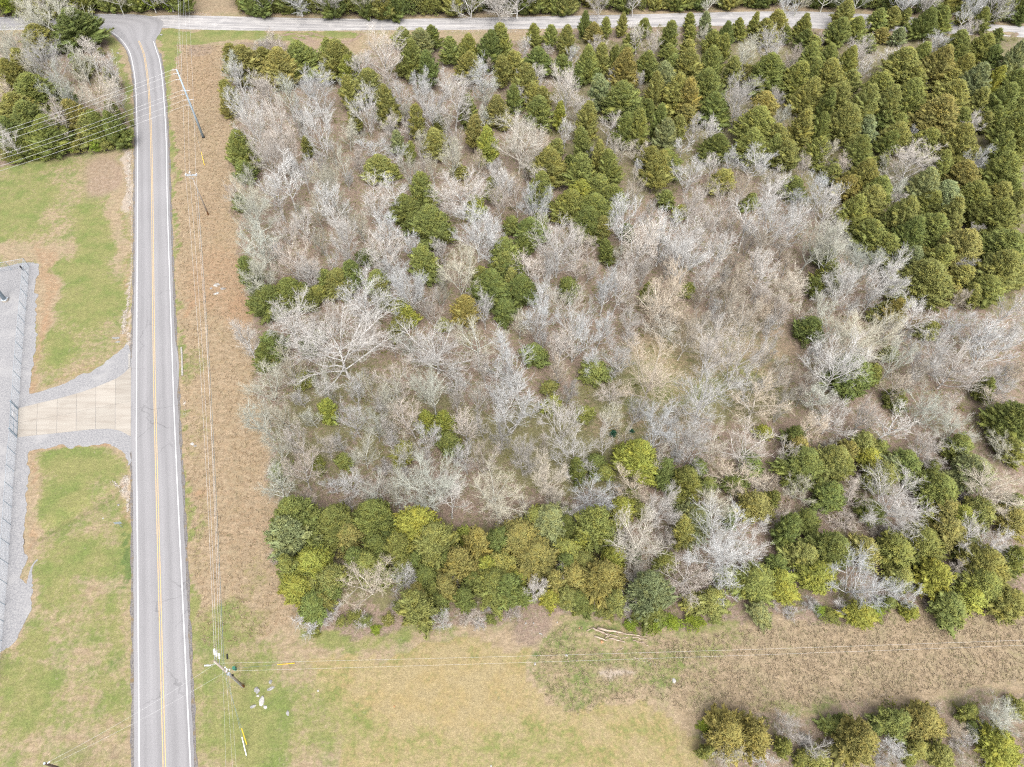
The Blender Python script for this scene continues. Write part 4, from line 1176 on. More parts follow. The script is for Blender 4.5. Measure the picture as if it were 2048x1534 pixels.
BRU += parse(1488, 1114, Z, """500 350 170 110 p;330 400 130 90 p;1000 1480 170 100 p;1450 290 130 110 p;1350 350 110 80 t;230 330 130 90 p;900 350 120 80 p;1560 1370 140 120 p;430 1330 130 120 p;1400 1110 110 70 t""")
# lower left corner, seen closer
CED += parse(530, 970, Z, """190 760 190 180 r;340 850 190 120 d;430 830 120 120 o;1100 880 190 250 o;1100 790 150 140 r;1320 720 130 160 r;1230 770 110 110 g;1620 720 190 190 g;1500 730 120 120 d;1790 780 150 160 d;1450 820 130 130 d;1260 850 120 120 g;1820 690 130 120 y;470 700 130 130 y;350 700 120 120 o;160 620 130 140 g;1180 980 120 90 o;1880 800 100 110 d""")
BAR += parse(530, 970, Z, """1430 700 130 120 p;1290 990 140 140 w;960 700 170 180 p;1690 70 380 330 n""")
SHR += parse(530, 970, Z, """810 1060 80 70 y;370 1080 80 50 g;650 960 110 80 g;1650 980 80 70 g;900 980 90 70 o;740 990 90 70 g;560 1000 90 60 o""")
BRU += parse(530, 970, Z, """330 960 250 150 w;480 920 180 110 w;1480 950 190 170 p;1660 880 170 150 p;1800 910 180 130 p;720 1000 130 110 w;130 540 110 90 p;970 880 120 220 p;1560 1010 120 90 p""")
# hedge and trees beyond the crossroad
rngb = random.Random(11)
x = 4.0
while x < 2050:
    yb = np.interp(x, (0, 160, 390, 480, 760, 1060, 1300, 1500, 1640, 1800, 2048), (34, 26, 20, 24, 29, 27, 20, 14, 12, 27, 50))
    if 374 < x < 474:
        x += 12; continue
    k = rngb.random()
    w = rngb.uniform(24, 42)
    if k < .52:
        tone = rngb.choice('yyygo') if x < 380 else rngb.choice('ggdo' if x < 1100 else 'ddgd')
        SHR.append((x, yb - w * .52, w, w * .85, tone))
    elif k < .90:
        tone = rngb.choice('ddgo')
        CED.append((x, yb - w * .98, w, w * 1.5, tone))
    else:
        BAR.append((x, yb - 40, w * 1.7, 66, rngb.choice('wnnp')))
    x += w * .50
x = 10.0
while x < 2050:                                             # second row, mostly above the frame
    yb = np.interp(x, (0, 160, 390, 480, 760, 1060, 1300, 1500, 1640, 1800, 2048), (24, 15, -2, 8, 20, 16, 10, 4, 2, 17, 40))
    if 380 < x < 474:
        x += 20; continue
    w = rngb.uniform(40, 64)
    if rngb.random() < .7:
        CED.append((x, yb - w * .95, w, w * 1.5, rngb.choice('dgdo')))
    else:
        BAR.append((x, yb - 45, w * 1.4, 84, rngb.choice('wnp')))
    x += w * .66

# ------------------------------------------------------------------ place every tree, then name each one apart
ANCHORS = [((540, 100), "at the wood's corner nearest the junction"), ((500, 210), "on the edge by the steel pole"), ((500, 330), "on the edge opposite the crossarm pole"), ((510, 470), "on the edge above the strip's rocks"),
           ((540, 600), "on the edge beside the strip's rocks"), ((530, 730), "on the edge opposite the driveway"), ((560, 880), "on the edge below the driveway"), ((590, 1040), "in the corner beside the roadside strip"),
           ((600, 1190), "in the corner above the wooden pole"), ((640, 130), "behind the old ruts by the crossroad"), ((770, 120), "behind the crossroad's dirt gap, left side"), ((960, 110), "behind the crossroad's dirt gap, right side"),
           ((1120, 110), "at the small cedars by the crossroad"), ((1280, 90), "along the crossroad's middle stretch"), ((1450, 110), "along the crossroad right of the middle"), ((1660, 90), "where tall cedars screen the crossroad"), ((1850, 90), "where the crossroad reappears at right"),
           ((1990, 200), "below the crossroad's far right end"), ((1830, 220), "in the dense cedars, second rank back"), ((1650, 260), "left in the dense cedar stand"), ((1980, 380), "right in the dense cedar stand"), ((1780, 400), "deep in the dense cedar stand"),
           ((1920, 530), "at the dense cedar stand's lower side"), ((640, 260), "in the wood behind the steel pole"), ((640, 430), "inside the wood level with both poles"), ((800, 260), "inside the wood below the dirt gap"), ((800, 430), "inside left of the dark cedar belt"),
           ((980, 250), "upstream of the dark cedar belt"), ((1180, 250), "amid the upper cedars, left part"), ((1380, 240), "amid the upper cedars, right part"), ((1180, 400), "at the dark cedar belt's top"), ((1000, 540), "along the dark middle cedar belt"),
           ((1380, 380), "in the pale treetops above the clearing"), ((1550, 500), "behind the tan clearing"), ((1720, 560), "between clearing and dense cedar stand"), ((1200, 560), "right of the dark cedar belt"), ((700, 580), "around the dark cedar pair, left"),
           ((690, 720), "around the big forked tree, left"), ((860, 700), "between cedar belt and driveway edge"), ((1040, 700), "just left of the tan clearing"), ((1250, 700), "on the clearing's left rim"), ((1420, 720), "standing in the tan clearing"), ((1610, 700), "on the clearing's right rim"),
           ((1820, 700), "well right of the tan clearing"), ((1990, 680), "at the frame's right side, mid height"), ((720, 900), "over the brown litter, lower left"), ((880, 930), "over the mossy floor, lower middle"), ((1040, 900), "left of the two teal bushes"), ((1250, 900), "around the two teal bushes"),
           ((1420, 900), "below the tan clearing"), ((1640, 900), "in the cedars lower right of clearing"), ((1820, 850), "in the bare gap, right side"), ((1980, 900), "by the frame's right side, lower"), ((720, 1090), "in the corner cedars, upper row"), ((740, 1180), "around the fan-shaped tree by the field"),
           ((880, 1180), "field edge, right of fan tree"), ((960, 1090), "in the rust-tipped cedar mass"), ((1050, 1190), "left of the log pile, field edge"), ((1220, 1080), "in the trees behind the log pile"), ((1260, 1200), "directly behind the log pile"), ((1420, 1080), "around the big low-branched tree"),
           ((1480, 1200), "field edge right of the log pile"), ((1600, 1050), "in the lower right cedars, left part"), ((1760, 1020), "around the spreading tree, lower right"), ((1700, 1170), "above the tan field, middle part"), ((1950, 1100), "above the tan field, right part"),
           ((1870, 1190), "hard on the tan field's upper edge"), ((1480, 1480), "in the thicket's left end below field"), ((1680, 1480), "in the thicket's middle below field"), ((1880, 1460), "in the thicket's right end below field"),
           ((60, 60), "in the left block near the crossroad"), ((200, 90), "in the left block inside the bend"), ((60, 170), "left block, far from the road"), ((190, 190), "left block beside the road"), ((80, 280), "left block under the seven wires"), ((200, 280), "left block above the bare lawn patch"),
           ((100, 5), "beyond the crossroad, left of the junction"), ((280, 8), "beyond the crossroad above the junction"), ((560, 10), "beyond the crossroad, right of the opening"), ((760, 15), "beyond the crossroad behind the ruts"), ((960, 12), "beyond the crossroad behind the dirt gap"), ((1180, 10), "beyond the crossroad, middle"),
           ((1420, 5), "beyond the crossroad, right of middle"), ((1650, 2), "beyond the crossroad behind tall cedars"), ((1850, 15), "beyond the crossroad, right part"), ((2000, 25), "beyond the crossroad, far right")]
BEYOND = [a for a in ANCHORS if a[1].startswith('beyond')]
INSIDE = [a for a in ANCHORS if not a[1].startswith('beyond')]
NUM = ['zero', 'one', 'two', 'three', 'four', 'five', 'six', 'seven', 'eight', 'nine', 'ten', 'eleven', 'twelve']
ORD = ['', 'leftmost', 'second', 'third', 'fourth', 'fifth', 'sixth', 'seventh', 'eighth', 'ninth', 'tenth', 'eleventh', 'twelfth']


def dims(x, y, w, h, cfrac, lo, hi, amin, amax):
    g = G(x, y, 3.0)
    zc = depth(g)
    D = w * zc / F_PX
    hm = h * zc / F_PX
    d = np.array(g) - np.array((0, 0, CAM_H)); d /= np.linalg.norm(d)
    s, c = -d[2], math.sqrt(1 - d[2] ** 2)
    Hc = math.sqrt(max(hm * hm - (D * s) ** 2, 0.01)) / c
    Hh = min(max(Hc / cfrac, amin * D, lo), amax * D, hi)
    return D, Hh


placed = []                       # (px, py, w, kind)
TREES = []


def crowded(x, y, w, kind, f=.42):
    for a, b, c, k in placed:
        if k == kind and abs(a - x) < f * .5 * (w + c) and abs(b - y) < f * .5 * (w + c):
            return True
    return False


rt = random.Random(77)


def put(kind, name, cat, group, spec, protos, tone, tcol, part2, cfrac, lo, hi, amin, amax, zfrac, tilt=3.0):
    x, y, w, h, tn = spec
    if crowded(x, y, w, kind):
        return
    placed.append((x, y, w, kind))
    w0 = w
    edge = 185 < x < 292 or y > 1440 or (y < 70 and x > 1150)
    grow = .96 if edge else {'cedar': (1.1 if y < 130 else 1.36) if (x > 1060 and y < 560) else 1.26, 'bare': 1.28, 'shrub': 1.15}.get(kind, 1.1)
    w, h = w * grow, h * (grow + .06)
    D, Hh = dims(x, y, w, h, cfrac, lo, hi, amin, amax)
    p = G(x, y, zfrac * Hh)
    tr, cr_, hh, rr = protos
    o = empty(name, (p.x, p.y, -.05), rt.uniform(0, 6.283))
    o.rotation_euler = (R(rt.uniform(-tilt, tilt)), R(rt.uniform(-tilt, tilt)), rt.uniform(0, 6.283))
    sxy, sz_ = D / 2 / rr, Hh / hh
    o.scale = (sxy * rt.uniform(.94, 1.06), sxy * rt.uniform(.94, 1.06), sz_)
    a = bpy.data.objects.new(tr.name.split('.')[0], tr); link(a, o)
    b = bpy.data.objects.new(cr_.name.split('.')[0], cr_); link(b, o)
    k = rt.uniform(.86, 1.16)
    hshift = rt.uniform(-.06, .06)
    b.color = (min(tone[0] * k * (1 + hshift), .8), min(tone[1] * k, .8), min(tone[2] * k * (1 - hshift), .8), tone[3] * rt.uniform(.6, 1.25) if tone[3] < 1 else 1)
    a.color = tcol
    TREES.append(dict(o=o, x=x, y=y, w=w, D=D, H=Hh, tn=tn, cat=cat, group=group))


for sp in sorted(BAR, key=lambda s: -s[2]):
    tn = sp[4]
    small = sp[2] * depth(G(sp[0], sp[1])) / F_PX < 4.2
    asp = sp[3] / sp[2]
    pool = [6, 7, 4, 2] if asp > 1.35 else ([3, 10, 0, 9] if asp < .9 else [0, 1, 2, 3, 5, 8, 9, 10, 11, 4])
    b = BARE[rt.choice(pool)]
    if sp[2] * depth(G(sp[0], sp[1])) / F_PX > 8.2:
        b = rt.choice(BIG)
    tc = {'w': (.66, .645, .62, 1), 'p': (.58, .55, .515, 1), 'n': (.58, .585, .50, 1), 't': (.66, .60, .50, 1)}[tn]
    put('bare', 'bare_sapling' if small else 'bare_tree', 'sapling' if small else 'bare tree', 'leafless saplings' if small else 'leafless trees in the woods', sp, b, BTONE[tn][0], tc, 'crown', .74, 3.0, 15.5, .95, 1.9, .60)
for sp in sorted(CED, key=lambda s: -s[2])[:-22]:
    tn = sp[4]
    D0 = sp[2] * depth(G(sp[0], sp[1])) / F_PX
    small = D0 < 4.06
    put('cedar', 'young_cedar' if small else 'cedar_tree', 'young cedar' if small else 'cedar', 'young cedars' if small else 'cedars in the woods', sp, rt.choice(BIGCEDAR if D0 > 4.6 else CEDAR), TONE[tn][0], (.16, .13, .11, 1), 'crown', .86, 1.6, 11.0, 1.1, 2.3, .52, 4.0)
# small leafless trees between the larger ones
rf = random.Random(5)
n_tree = sum(1 for q in TREES if q['cat'] == 'bare tree'); n_sap = sum(1 for q in TREES if q['cat'] == 'sapling')
tries = 0
while tries < 30000 and (n_tree < 275 or n_sap < 190):
    tries += 1
    x, y = rf.uniform(455, 2040), rf.uniform(110, 1230)
    if not in_poly(np.array([x]), np.array([y]), WOOD)[0] or ((x - 1400) / 120) ** 2 + ((y - 745) / 75) ** 2 < 1:
        continue
    if in_poly(np.array([x]), np.array([y]), [(520, 1010), (1270, 1040), (1270, 1300), (500, 1300)])[0] or y > 1140:
        continue
    if in_poly(np.array([x]), np.array([y]), DENSE)[0] and rf.random() < .85:
        continue
    sap = n_tree >= 275 or (n_sap < 190 and rf.random() < .8)
    k = depth(G(x, y)) / F_PX
    w = rf.uniform(2.5, 4.1) / k if sap else rf.uniform(4.4, 6.0) / k
    if crowded(x, y, w, 'bare', .72) or crowded(x, y, w, 'cedar', .85):
        continue
    tn = rf.choice('wwpnn' if x < 900 else 'wwptt')
    n0 = len(TREES)
    put('bare', 'bare_sapling' if sap else 'bare_tree', 'sapling' if sap else 'bare tree', 'leafless saplings' if sap else 'leafless trees in the woods', (x, y, w, w * rf.uniform(1.05, 1.5), tn), BARE[rf.choice((6, 7, 4, 2, 11, 8))], tuple(c * .80 for c in BTONE[tn][0][:3]) + (1,), (.46, .44, .41, 1), 'crown', .74, 3.0, 11, 1.1, 2.2, .60)
    n_sap += sap; n_tree += not sap
print('fill tries', tries, n_tree, n_sap)
for sp in SHR:
    put('shrub', 'leafy_shrub', 'shrub', 'green leafy shrubs', sp, rt.choice(LEAFY), TONE[sp[4]][0] if sp[4] != 'y' else (.17, .23, .03, .1), (.2, .17, .14, 1), 'leaves', .95, .8, 6, .5, 1.6, .45)
for sp in BRU:
    tn = sp[4]
    put('brush', 'bare_thicket', 'thicket', 'leafless brush thickets', sp, rt.choice(BRUSH), tuple(c * .82 for c in BTONE[tn][0][:3]) + (1,), (.25, .22, .2, 1), 'twigs', .95, .9, 4.2, .4, 1.0, .45)
# two small blue-green bushes by the clearing
for (x, y, w, h), lb in (((1227, 868, 15, 15), 'larger teal-green bush on the clearing floor, left of its twin'), ((1263, 862, 11, 10), 'smaller teal-green bush at the foot of a pale trunk')):
    n0 = len(TREES)
    put('teal', 'teal_bush', 'bush', 'teal bushes by the clearing', (x, y, w, h, 'g'), LEAFY[0], (.035, .125, .085, .0), (.2, .17, .14, 1), 'leaves', .95, .5, 2, .5, 1.4, .4)
    for tr_ in TREES[n0:]:
        tr_['label'] = lb

KIND_WORD = {'cedar': 'cedar', 'young cedar': 'young cedar', 'bare tree': 'bare tree', 'sapling': 'bare sapling', 'shrub': 'leafy shrub', 'thicket': 'twiggy thicket', 'bush': 'bush'}
cells = {}
for tr_ in TREES:
    if tr_.get('label'):
        continue
    beyond = tr_['y'] < np.interp(tr_['x'], (0, 160, 390, 760, 1060, 1300, 1500, 1640, 1800, 2048), (36, 28, 28, 33, 30, 24, 18, 18, 30, 50)) - 4 and tr_['o'].location.y > 205
    A = BEYOND if beyond else INSIDE
    z = min(A, key=lambda a: (a[0][0] - tr_['x']) ** 2 + (1.3 * (a[0][1] - tr_['y'])) ** 2)[1]
    tr_['zone'] = z
    D, asp = tr_['D'], tr_['H'] / tr_['D']
    c = tr_['cat']
    lim = {'cedar': (5.3, 7.0), 'young cedar': (3.0, 4.0), 'bare tree': (7.5, 11.0), 'sapling': (3.6, 4.4), 'shrub': (1.8, 3.0), 'thicket': (3, 5)}[c]
    size = 'small' if D < lim[0] else ('broad' if D > lim[1] else 'mid-sized')
    word = (TONE if c in ('cedar', 'young cedar', 'shrub') else BTONE)[tr_['tn']][1]
    tr_['desc'] = f"{size} {word} {KIND_WORD[c]} {z}"
    cells.setdefault(tr_['desc'], []).append(tr_)
for desc, lst in cells.items():
    lst.sort(key=lambda q: q['x'])
    n = len(lst)
    for i, q in enumerate(lst):
        if n == 1:
            q['label'] = desc
        elif n == 2:
            q['label'] = desc + (', the left one' if i == 0 else ', the right one')
        else:
            q['label'] = desc + ', ' + ('leftmost of ' if i == 0 else ('rightmost of ' if i == n - 1 else ORD[min(i + 1, 12)] + ' from left of ')) + NUM[min(n, 12)]
for q in TREES:
    tag(q['o'], q['label'], q['cat'], q['group'])

# ------------------------------------------------------------------ utility poles
def axis_pole(base_px, name, label, H, r0, r1, mat, n=10):
    b = G(*base_px)
    o = tag(empty(name, b), label, 'utility pole')
    MB().tube([(0, 0, -.4), (0, 0, H * .5), (0, 0, H)], [r0, (r0 + r1) / 2, r1], n).build('shaft', mat, o, True)
    return o, b


def disc_string(mb, a, d, n=4, r=.13, L=.6):
    d = Vector(d).normalized(); a = Vector(a)
    for i in range(n):
        p = a + d * (L * (i + .5) / n)
        mb.tube([p - d * .045, p, p + d * .045], [.05, r, .05], 8)
    mb.tube([a, a + d * L], .02, 5)


def wire(name, a, b, sag, r, label, cat='power line', mat='wire', group=None, n=18):
    a, b = Vector(a), Vector(b)
    pts = []
    for i in range(n + 1):
        u = i / n
        p = a.lerp(b, u); p.z -= sag * 4 * u * (1 - u)
        pts.append(p)
    o = MB().tube(pts, r, 5, False).build(name, M[mat])
    return tag(o, label, cat, group)


# tall steel pole
tb = G(407, 275)
TH = z_on(352, 139, tb)
tp, _ = axis_pole((407, 275), 'steel_pole', 'tall blue-grey steel pole standing in the rough strip near the road bend', TH, .30, .15, M['steel_blue'], 12)
MB().tube([(0, 0, -.3), (0, 0, .32)], .36, 14).build('base_band', M['black'], tp)
tops = []
for i, (x, y, arm) in enumerate(((351, 137.8, 0), (354.5, 148, 0), (358.5, 160, 0), (368, 182, 1), (366, 191, 0), (374, 201, 1), (378.5, 211, 0))):
    z = min(z_on(x, y, tb), TH - .1)
    p = Vector((0, 0, z)); dl = Vector((-1, -.1, 0))
    ins = MB()
    disc_string(ins, p + dl * .12, dl, 6, .12, 1.0)
    ins.build('insulator', M['insulator'], tp)
    if arm:
        ins = MB(); disc_string(ins, p - dl * .12 + Vector((0, 0, .02)), -dl, 6, .12, 1.0); ins.build('insulator', M['insulator'], tp)
    MB().tube([p + dl * .0 + Vector((.16, 0, 0)), p + dl * .2], .09, 8).build('clamp', M['steel'], tp)
    tops.append(tb + p + dl * 1.12)
ends_l = ((-320, 356), (-320, 364), (-320, 376), (-320, 403), (-320, 413), (-320, 427), (-320, 436))
wl = ('topmost', 'second highest', 'third highest', 'fourth highest', 'third lowest', 'second lowest', 'lowest')
for i, (a, e) in enumerate(zip(tops, ends_l)):
    b = G(e[0], e[1], a.z + .5)
    wire('power_line', a, b, 1.1, .019, f'{wl[i]} of seven pale wires crossing left from the steel pole', group='wires crossing the left woods')
for i, (p0, e, z) in enumerate(((tops[0] + Vector((1.0, .15, 0)), (355.5, -60), 16.5), (tops[1] + Vector((1.0, .15, 0)), (358.5, -60), 15.2), (tops[2] + Vector((1.0, .15, 0)), (366, -60), 13.6))):
    wire('power_line', p0, G(e[0], e[1], z), 1.0, .015, ('left', 'middle', 'right')[i] + ' wire running from the steel pole top away over the crossroad', group='wires over the crossroad')
ga = G(409, 331, 0)
g0 = tb + Vector((.15, 0, z_on(368, 182, tb)))
wire('guy_wire', ga, g0, 0, .016, 'thin guy wire holding the tall steel pole', 'guy wire', 'cable')
d = (g0 - ga).normalized()
tag(MB().tube([ga + d * .05, ga + d * 3.2], [.07, .05], 8).build('guy_guard', M['yellow_guard']), 'yellow guy guard standing in the strip below the steel pole', 'guy guard')

# wooden crossarm pole
P2 = G(417, 430)
H2 = z_on(381.5, 345, P2)
p2, _ = axis_pole((417, 430), 'wooden_pole', 'weathered wooden pole with a crossarm standing in the rough roadside strip', H2, .17, .11, M['pole_wood'])
for dy in (-.16, .16):
    MB().box((0, dy, H2 - .55), (2.5, .10, .12)).build('crossarm', M['steel'], p2)
cond2 = []
for dx in (-1.1, -.12, 1.1):
    z0 = H2 - .49 if abs(dx) > .5 else H2 - .05
    ins = MB()
    for dy in (-.17, .17):
        ins.tube([(dx, dy, z0), (dx, dy, z0 + .12), (dx, dy, z0 + .2), (dx, dy, z0 + .3)], [.05, .13, .08, .05], 8)
    ins.build('insulator', M['insulator'], p2)
    cond2.append(P2 + Vector((dx, 0, z0 + .3)))
MB().tube([(-1.0, -.2, H2 - .6), (0, -.13, H2 - 1.5)], .03, 5).build('brace', M['steel'], p2)
MB().tube([(1.0, -.2, H2 - .6), (0, -.13, H2 - 1.5)], .03, 5).build('brace', M['steel'], p2)

# wooden dead-end pole near the field
P3 = G(487, 1373)
H3 = z_on(430.5, 1320, P3)
p3, _ = axis_pole((487, 1373), 'wooden_pole', 'wooden dead-end pole with white insulators at the corner of the near field', H3, .20, .13, M['pole_wood'])
zs = [H3 - .25, z_on(435.5, 1325.5, P3), z_on(441, 1330.5, P3)]
dn = (Vector((cond2[1].x, cond2[1].y, 0)) - Vector((P3.x, P3.y, 0))).normalized()
ends3 = []
for i, z in enumerate(zs):
    ins = MB(); disc_string(ins, Vector((0, 0, z)) + dn * .9, dn, 5, .17, .75); ins.build('insulator', M['insulator'], p3)
    MB().tube([Vector((0, 0, z)), Vector((0, 0, z)) + dn * .95], .03, 6).build('dead_end_rod', M['steel'], p3)
    ends3.append(P3 + Vector((0, 0, z)) + dn * 1.6)
zn = z_on(446, 1335, P3)
ends3.append(P3 + Vector((0, 0, zn)) + dn * .2)
ins = MB()
for k, (dx, dy, dz) in enumerate(((.25, .1, -.3), (.35, 0, -.7), (.22, -.1, -1.1), (.4, .15, -1.5))):
    q = Vector((dx, dy, zn + dz))
    ins.tube([q, q + Vector((0, .05, .12)), q + Vector((0, .05, .26))], [.06, .12, .05], 8)
ins.build('insulator', M['insulator'], p3)
arm_z = z_on(436, 1330, P3)
MB().tube([(0, 0, arm_z + .3), (-.5, .05, arm_z + .15), (-1.0, .0, arm_z - .25)], .03, 6).build('side_arm', M['steel'], p3)
ins = MB(); disc_string(ins, (-1.0, 0, arm_z - .25), (-1, 0, -.12), 5, .15, .85); ins.build('insulator', M['insulator'], p3)
MB().box((.16, -.12, zn - 2.1), (.35, .3, .55)).build('cabinet', M['steel'], p3)
MB().box((.2, .05, zn - 3.4), (.22, .2, .3)).build('meter', M['black'], p3)
MB().tube([(.06, -.2, .2), (.06, -.2, H3 * .6)], .03, 6).build('conduit', M['steel'], p3)

lab = ('left conductor', 'middle conductor', 'right conductor')
for i in range(3):
    wire('power_line', cond2[i], ends3[i], 1.6, .015, f'{lab[i]} strung along the strip between both wooden poles', group='conductors between the wooden poles', n=26)
    b = G((352, 366.5, 373)[i], -60, H2 + .3)
    wire('power_line', cond2[i], b, .8, .015, f'{lab[i]} leading from the crossarm pole away over the crossroad', group='conductors over the crossroad')
wire('power_line', P2 + Vector((.12, 0, H2 - 2.0)), ends3[3], 1.6, .016, 'neutral wire under the conductors between both wooden poles', n=26)
zc3 = z_on(452, 1330, P3)
cend = P3 + Vector((.1, .2, zc3))
csl = G(454.5, 1313, zc3 - .1)
cfar = G(421, 760, zc3 - .6)
wire('comm_cable', cend, cfar, .15, .024, 'dark communication cable hanging right of the conductors on the strip', 'cable', 'cable')
wire('comm_cable', cfar, P2 + Vector((.17, 0, H2 - 3.6)), .3, .022, 'dark communication cable below the crossarm pole wires, far span', 'cable', 'cable')
dv = (cfar - cend).normalized()
tag(MB().tube([csl - dv * .35, csl - dv * .3, csl + dv * .3, csl + dv * .35], [.05, .11, .11, .05], 8).build('splice_case', M['black']), 'black splice case hanging on the dark cable by the field pole', 'splice case')
# onward spans from the field pole
for i, (sx0, e) in enumerate((((436.5, 1342), (453, 1640)), ((446, 1345), (470, 1640)), ((452, 1352), (478, 1640)))):
    z = z_on(sx0[0] + 6, sx0[1] - 2, P3)
    wire('power_line', P3 + Vector((0, -.1, z)), G(e[0], e[1], z), .3, .008, ('left', 'middle', 'right')[i] + ' thin wire running from the field pole toward the viewer', group='thin wires toward the viewer')
zA, zB = z_on(437, 1322, P3), z_on(452, 1341, P3)
wire('power_line', P3 + Vector((.1, 0, zA)), G(2500, 1262, zA - 1.0), 1.2, .0075, 'upper wire strung right from the field pole across the tan field', group='wires across the tan field', n=30)
wire('power_line', P3 + Vector((.1, 0, zB)), G(2500, 1272, zB - .6), .9, .0075, 'lower wire strung right from the field pole across the tan field', group='wires across the tan field', n=30)
# guys with guards
for (g1, gtop, col, ln, lb, z0) in (((494.5, 1492), (483, 1446), 'yellow_guard', 0, 'yellow guy guard in the grass below the field pole', zn), ((493.5, 1514), (483, 1480), 'signwhite', 0, 'white guy guard in the grass beside the yellow one', zn - 1.4),
                                   ((592, 1326), (556, 1330.5), 'yellow_guard', 0, 'yellow guy guard lying low right of the field pole', zn - .5)):
    a = G(*g1); top = P3 + Vector((0, 0, z0))
    dd = (top - a).normalized()
    L = 3.0 if g1[0] > 520 else 2.7
    wire('guy_wire', a, top, 0, .014, lb.replace('guy guard', 'guard\'s guy wire').replace('yellow', 'thin').replace('white', 'pale'), 'guy wire', 'cable', n=6)
    tag(MB().tube([a + dd * .25, a + dd * L], [.065, .05], 8).build('guy_guard', M[col]), lb, 'guy guard')
# service pole at the lower left edge, and its two wires
zt = 8.6
pt = G(88.5, 1526.5, zt)
sp = tag(empty('service_pole', (pt.x, pt.y, 0)), 'dark creosoted pole rising past the bottom edge, left of the road', 'utility pole')
MB().tube([(0, 0, -.3), (0, 0, zt)], [.19, .14], 9).build('shaft', M['dark_wood'], sp, True)
MB().tube([(0, 0, zt - .02), (0, 0, zt + .05)], [.16, .12], 9).build('cap', M['steel'], sp)
ins = MB(); disc_string(ins, (.12, .05, zt - .4), (.6, .4, .2), 3, .1, .35); ins.build('insulator', M['insulator'], sp)
wire('service_drop', P3 + Vector((-.1, 0, z_on(431, 1330, P3))), pt + Vector((.3, .2, -.3)), .7, .008, 'upper thin wire crossing the road down to the dark lower-left pole', group='wires crossing the near road')
wire('service_drop', P3 + Vector((-.1, 0, z_on(447, 1350, P3))), pt + Vector((.1, .1, -1.3)), .8, .008, 'lower thin wire crossing the road down to the dark lower-left pole', group='wires crossing the near road')
# pedestal by the field pole
pd = G(471, 1339)
o = tag(empty('cable_pedestal', pd), 'small green cable pedestal in the grass behind the field pole', 'pedestal')
MB().box((0, 0, .35), (.32, .32, .8)).build('body', M['teal'], o)
MB().box((0, 0, .80), (.38, .38, .1)).build('cap', M['teal'], o)

# ------------------------------------------------------------------ substation yard: fence, gate, steel pole
FB = [(-70, 555), (23.5, 540.5), (59, 533.9), (57.2, 550.3), (56.3, 568.7), (54.3, 593), (51.8, 619), (49.4, 645), (47.6, 671), (45.2, 698.5), (43, 728.6), (41, 757), (39.4, 787), (37, 816)]
FB2 = [(34.4, 876), (31, 908.7), (28.6, 943), (26.3, 977.7), (24, 1014.7), (21.6, 1049.7), (19.2, 1089.4), (16.6, 1127.8), (13.8, 1167.5), (10.4, 1210), (7.6, 1243), (4, 1282), (0, 1325), (-4, 1370)]
FH = z_on(45.8, 517.4, G(59, 533.9))
FH = min(max(FH, 1.9), 2.6)


def chain_panel(mb, a, b, h, step=.22, r=.006):
    a, b = Vector(a), Vector(b)
    L = (b - a).length
    d = (b - a) / L
    n = int((L + h) / step)
    for i in range(n):
        s = i * step
        for flip in (0, 1):
            s0, z0 = (s, 0) if s <= L else (L, s - L)
            k = min(s0, h - z0)
            if k <= .02:
                continue
            q0, q1 = s0, s0 - k
            if flip:
                q0, q1 = L - q0, L - q1
            mb.tube([a + d * q0 + Vector((0, 0, .05 + z0)), a + d * q1 + Vector((0, 0, .05 + z0 + k))], r, 3, False)


def fence(px, label):
    pts = [G(*p) for p in px]
    o = tag(empty('chain_link_fence', pts[0]), label, 'fence')
    loc = [p - pts[0] for p in pts]
    post = None
    for p in loc:
        m = MB().tube([(0, 0, -.2), (0, 0, FH + .05)], .045, 6)
        q = m.build('post', M['fence_post'], o) if post is None else link(bpy.data.objects.new('post', post.data), o)
        post = post or q
        q.location = p
    for a, b in zip(loc[:-1], loc[1:]):
        mb = MB(); chain_panel(mb, a, b, FH)
        mb.build('chain_mesh', M['fence_wire'], o)
        MB().tube([a + Vector((0, 0, FH)), b + Vector((0, 0, FH))], .028, 5).build('top_rail', M['fence_wire'], o)
    return o, pts


fence(FB, 'chain-link fence round the gravel yard, stretch above the driveway gate')
fence(FB2, 'chain-link fence along the gravel yard, stretch below the driveway gate')
ga_, gb_ = G(36.8, 819), G(34.6, 873)
gt = tag(empty('yard_gate', ga_), 'double-leaf chain-link gate closing the concrete driveway', 'gate')
mid = (gb_ - ga_) / 2
dv = mid.normalized()
for a, b in ((Vector((0, 0, 0)) + dv * .1, mid - dv * .06), (mid + dv * .06, mid * 2 - dv * .1)):
    fr = MB()
    for z in (.12, FH * .52, FH):
        fr.tube([a + Vector((0, 0, z)), b + Vector((0, 0, z))], .03, 6)
    for p in (a, b, a.lerp(b, .5)):
        fr.tube([p + Vector((0, 0, .12)), p + Vector((0, 0, FH))], .03, 6)
    lf = fr.build('leaf_frame', M['fence_post'], gt)
    mb = MB(); chain_panel(mb, a, b, FH - .1); mb.build('chain_mesh', M['fence_wire'], lf)
for p in (Vector((0, 0, 0)), mid * 2):
    MB().tube([p + Vector((0, 0, -.2)), p + Vector((0, 0, FH + .25))], .09, 8).build('gate_post', M['fence_post'], gt)


def sign_on(name, a, b, u, z, w, h, label):
    a, b = Vector(a), Vector(b)
    d = (b - a).normalized(); n = Vector((d.y, -d.x, 0))
    c = a.lerp(b, u) + Vector((0, 0, z)) + n * (-.06 if n.x < 0 else .06)
    Mx = Matrix((d, n, Vector((0, 0, 1)))).transposed()
    o = MB().box(c, (w, .02, h), Mx).build(name, M['signwhite'])
    return tag(o, label, 'sign')


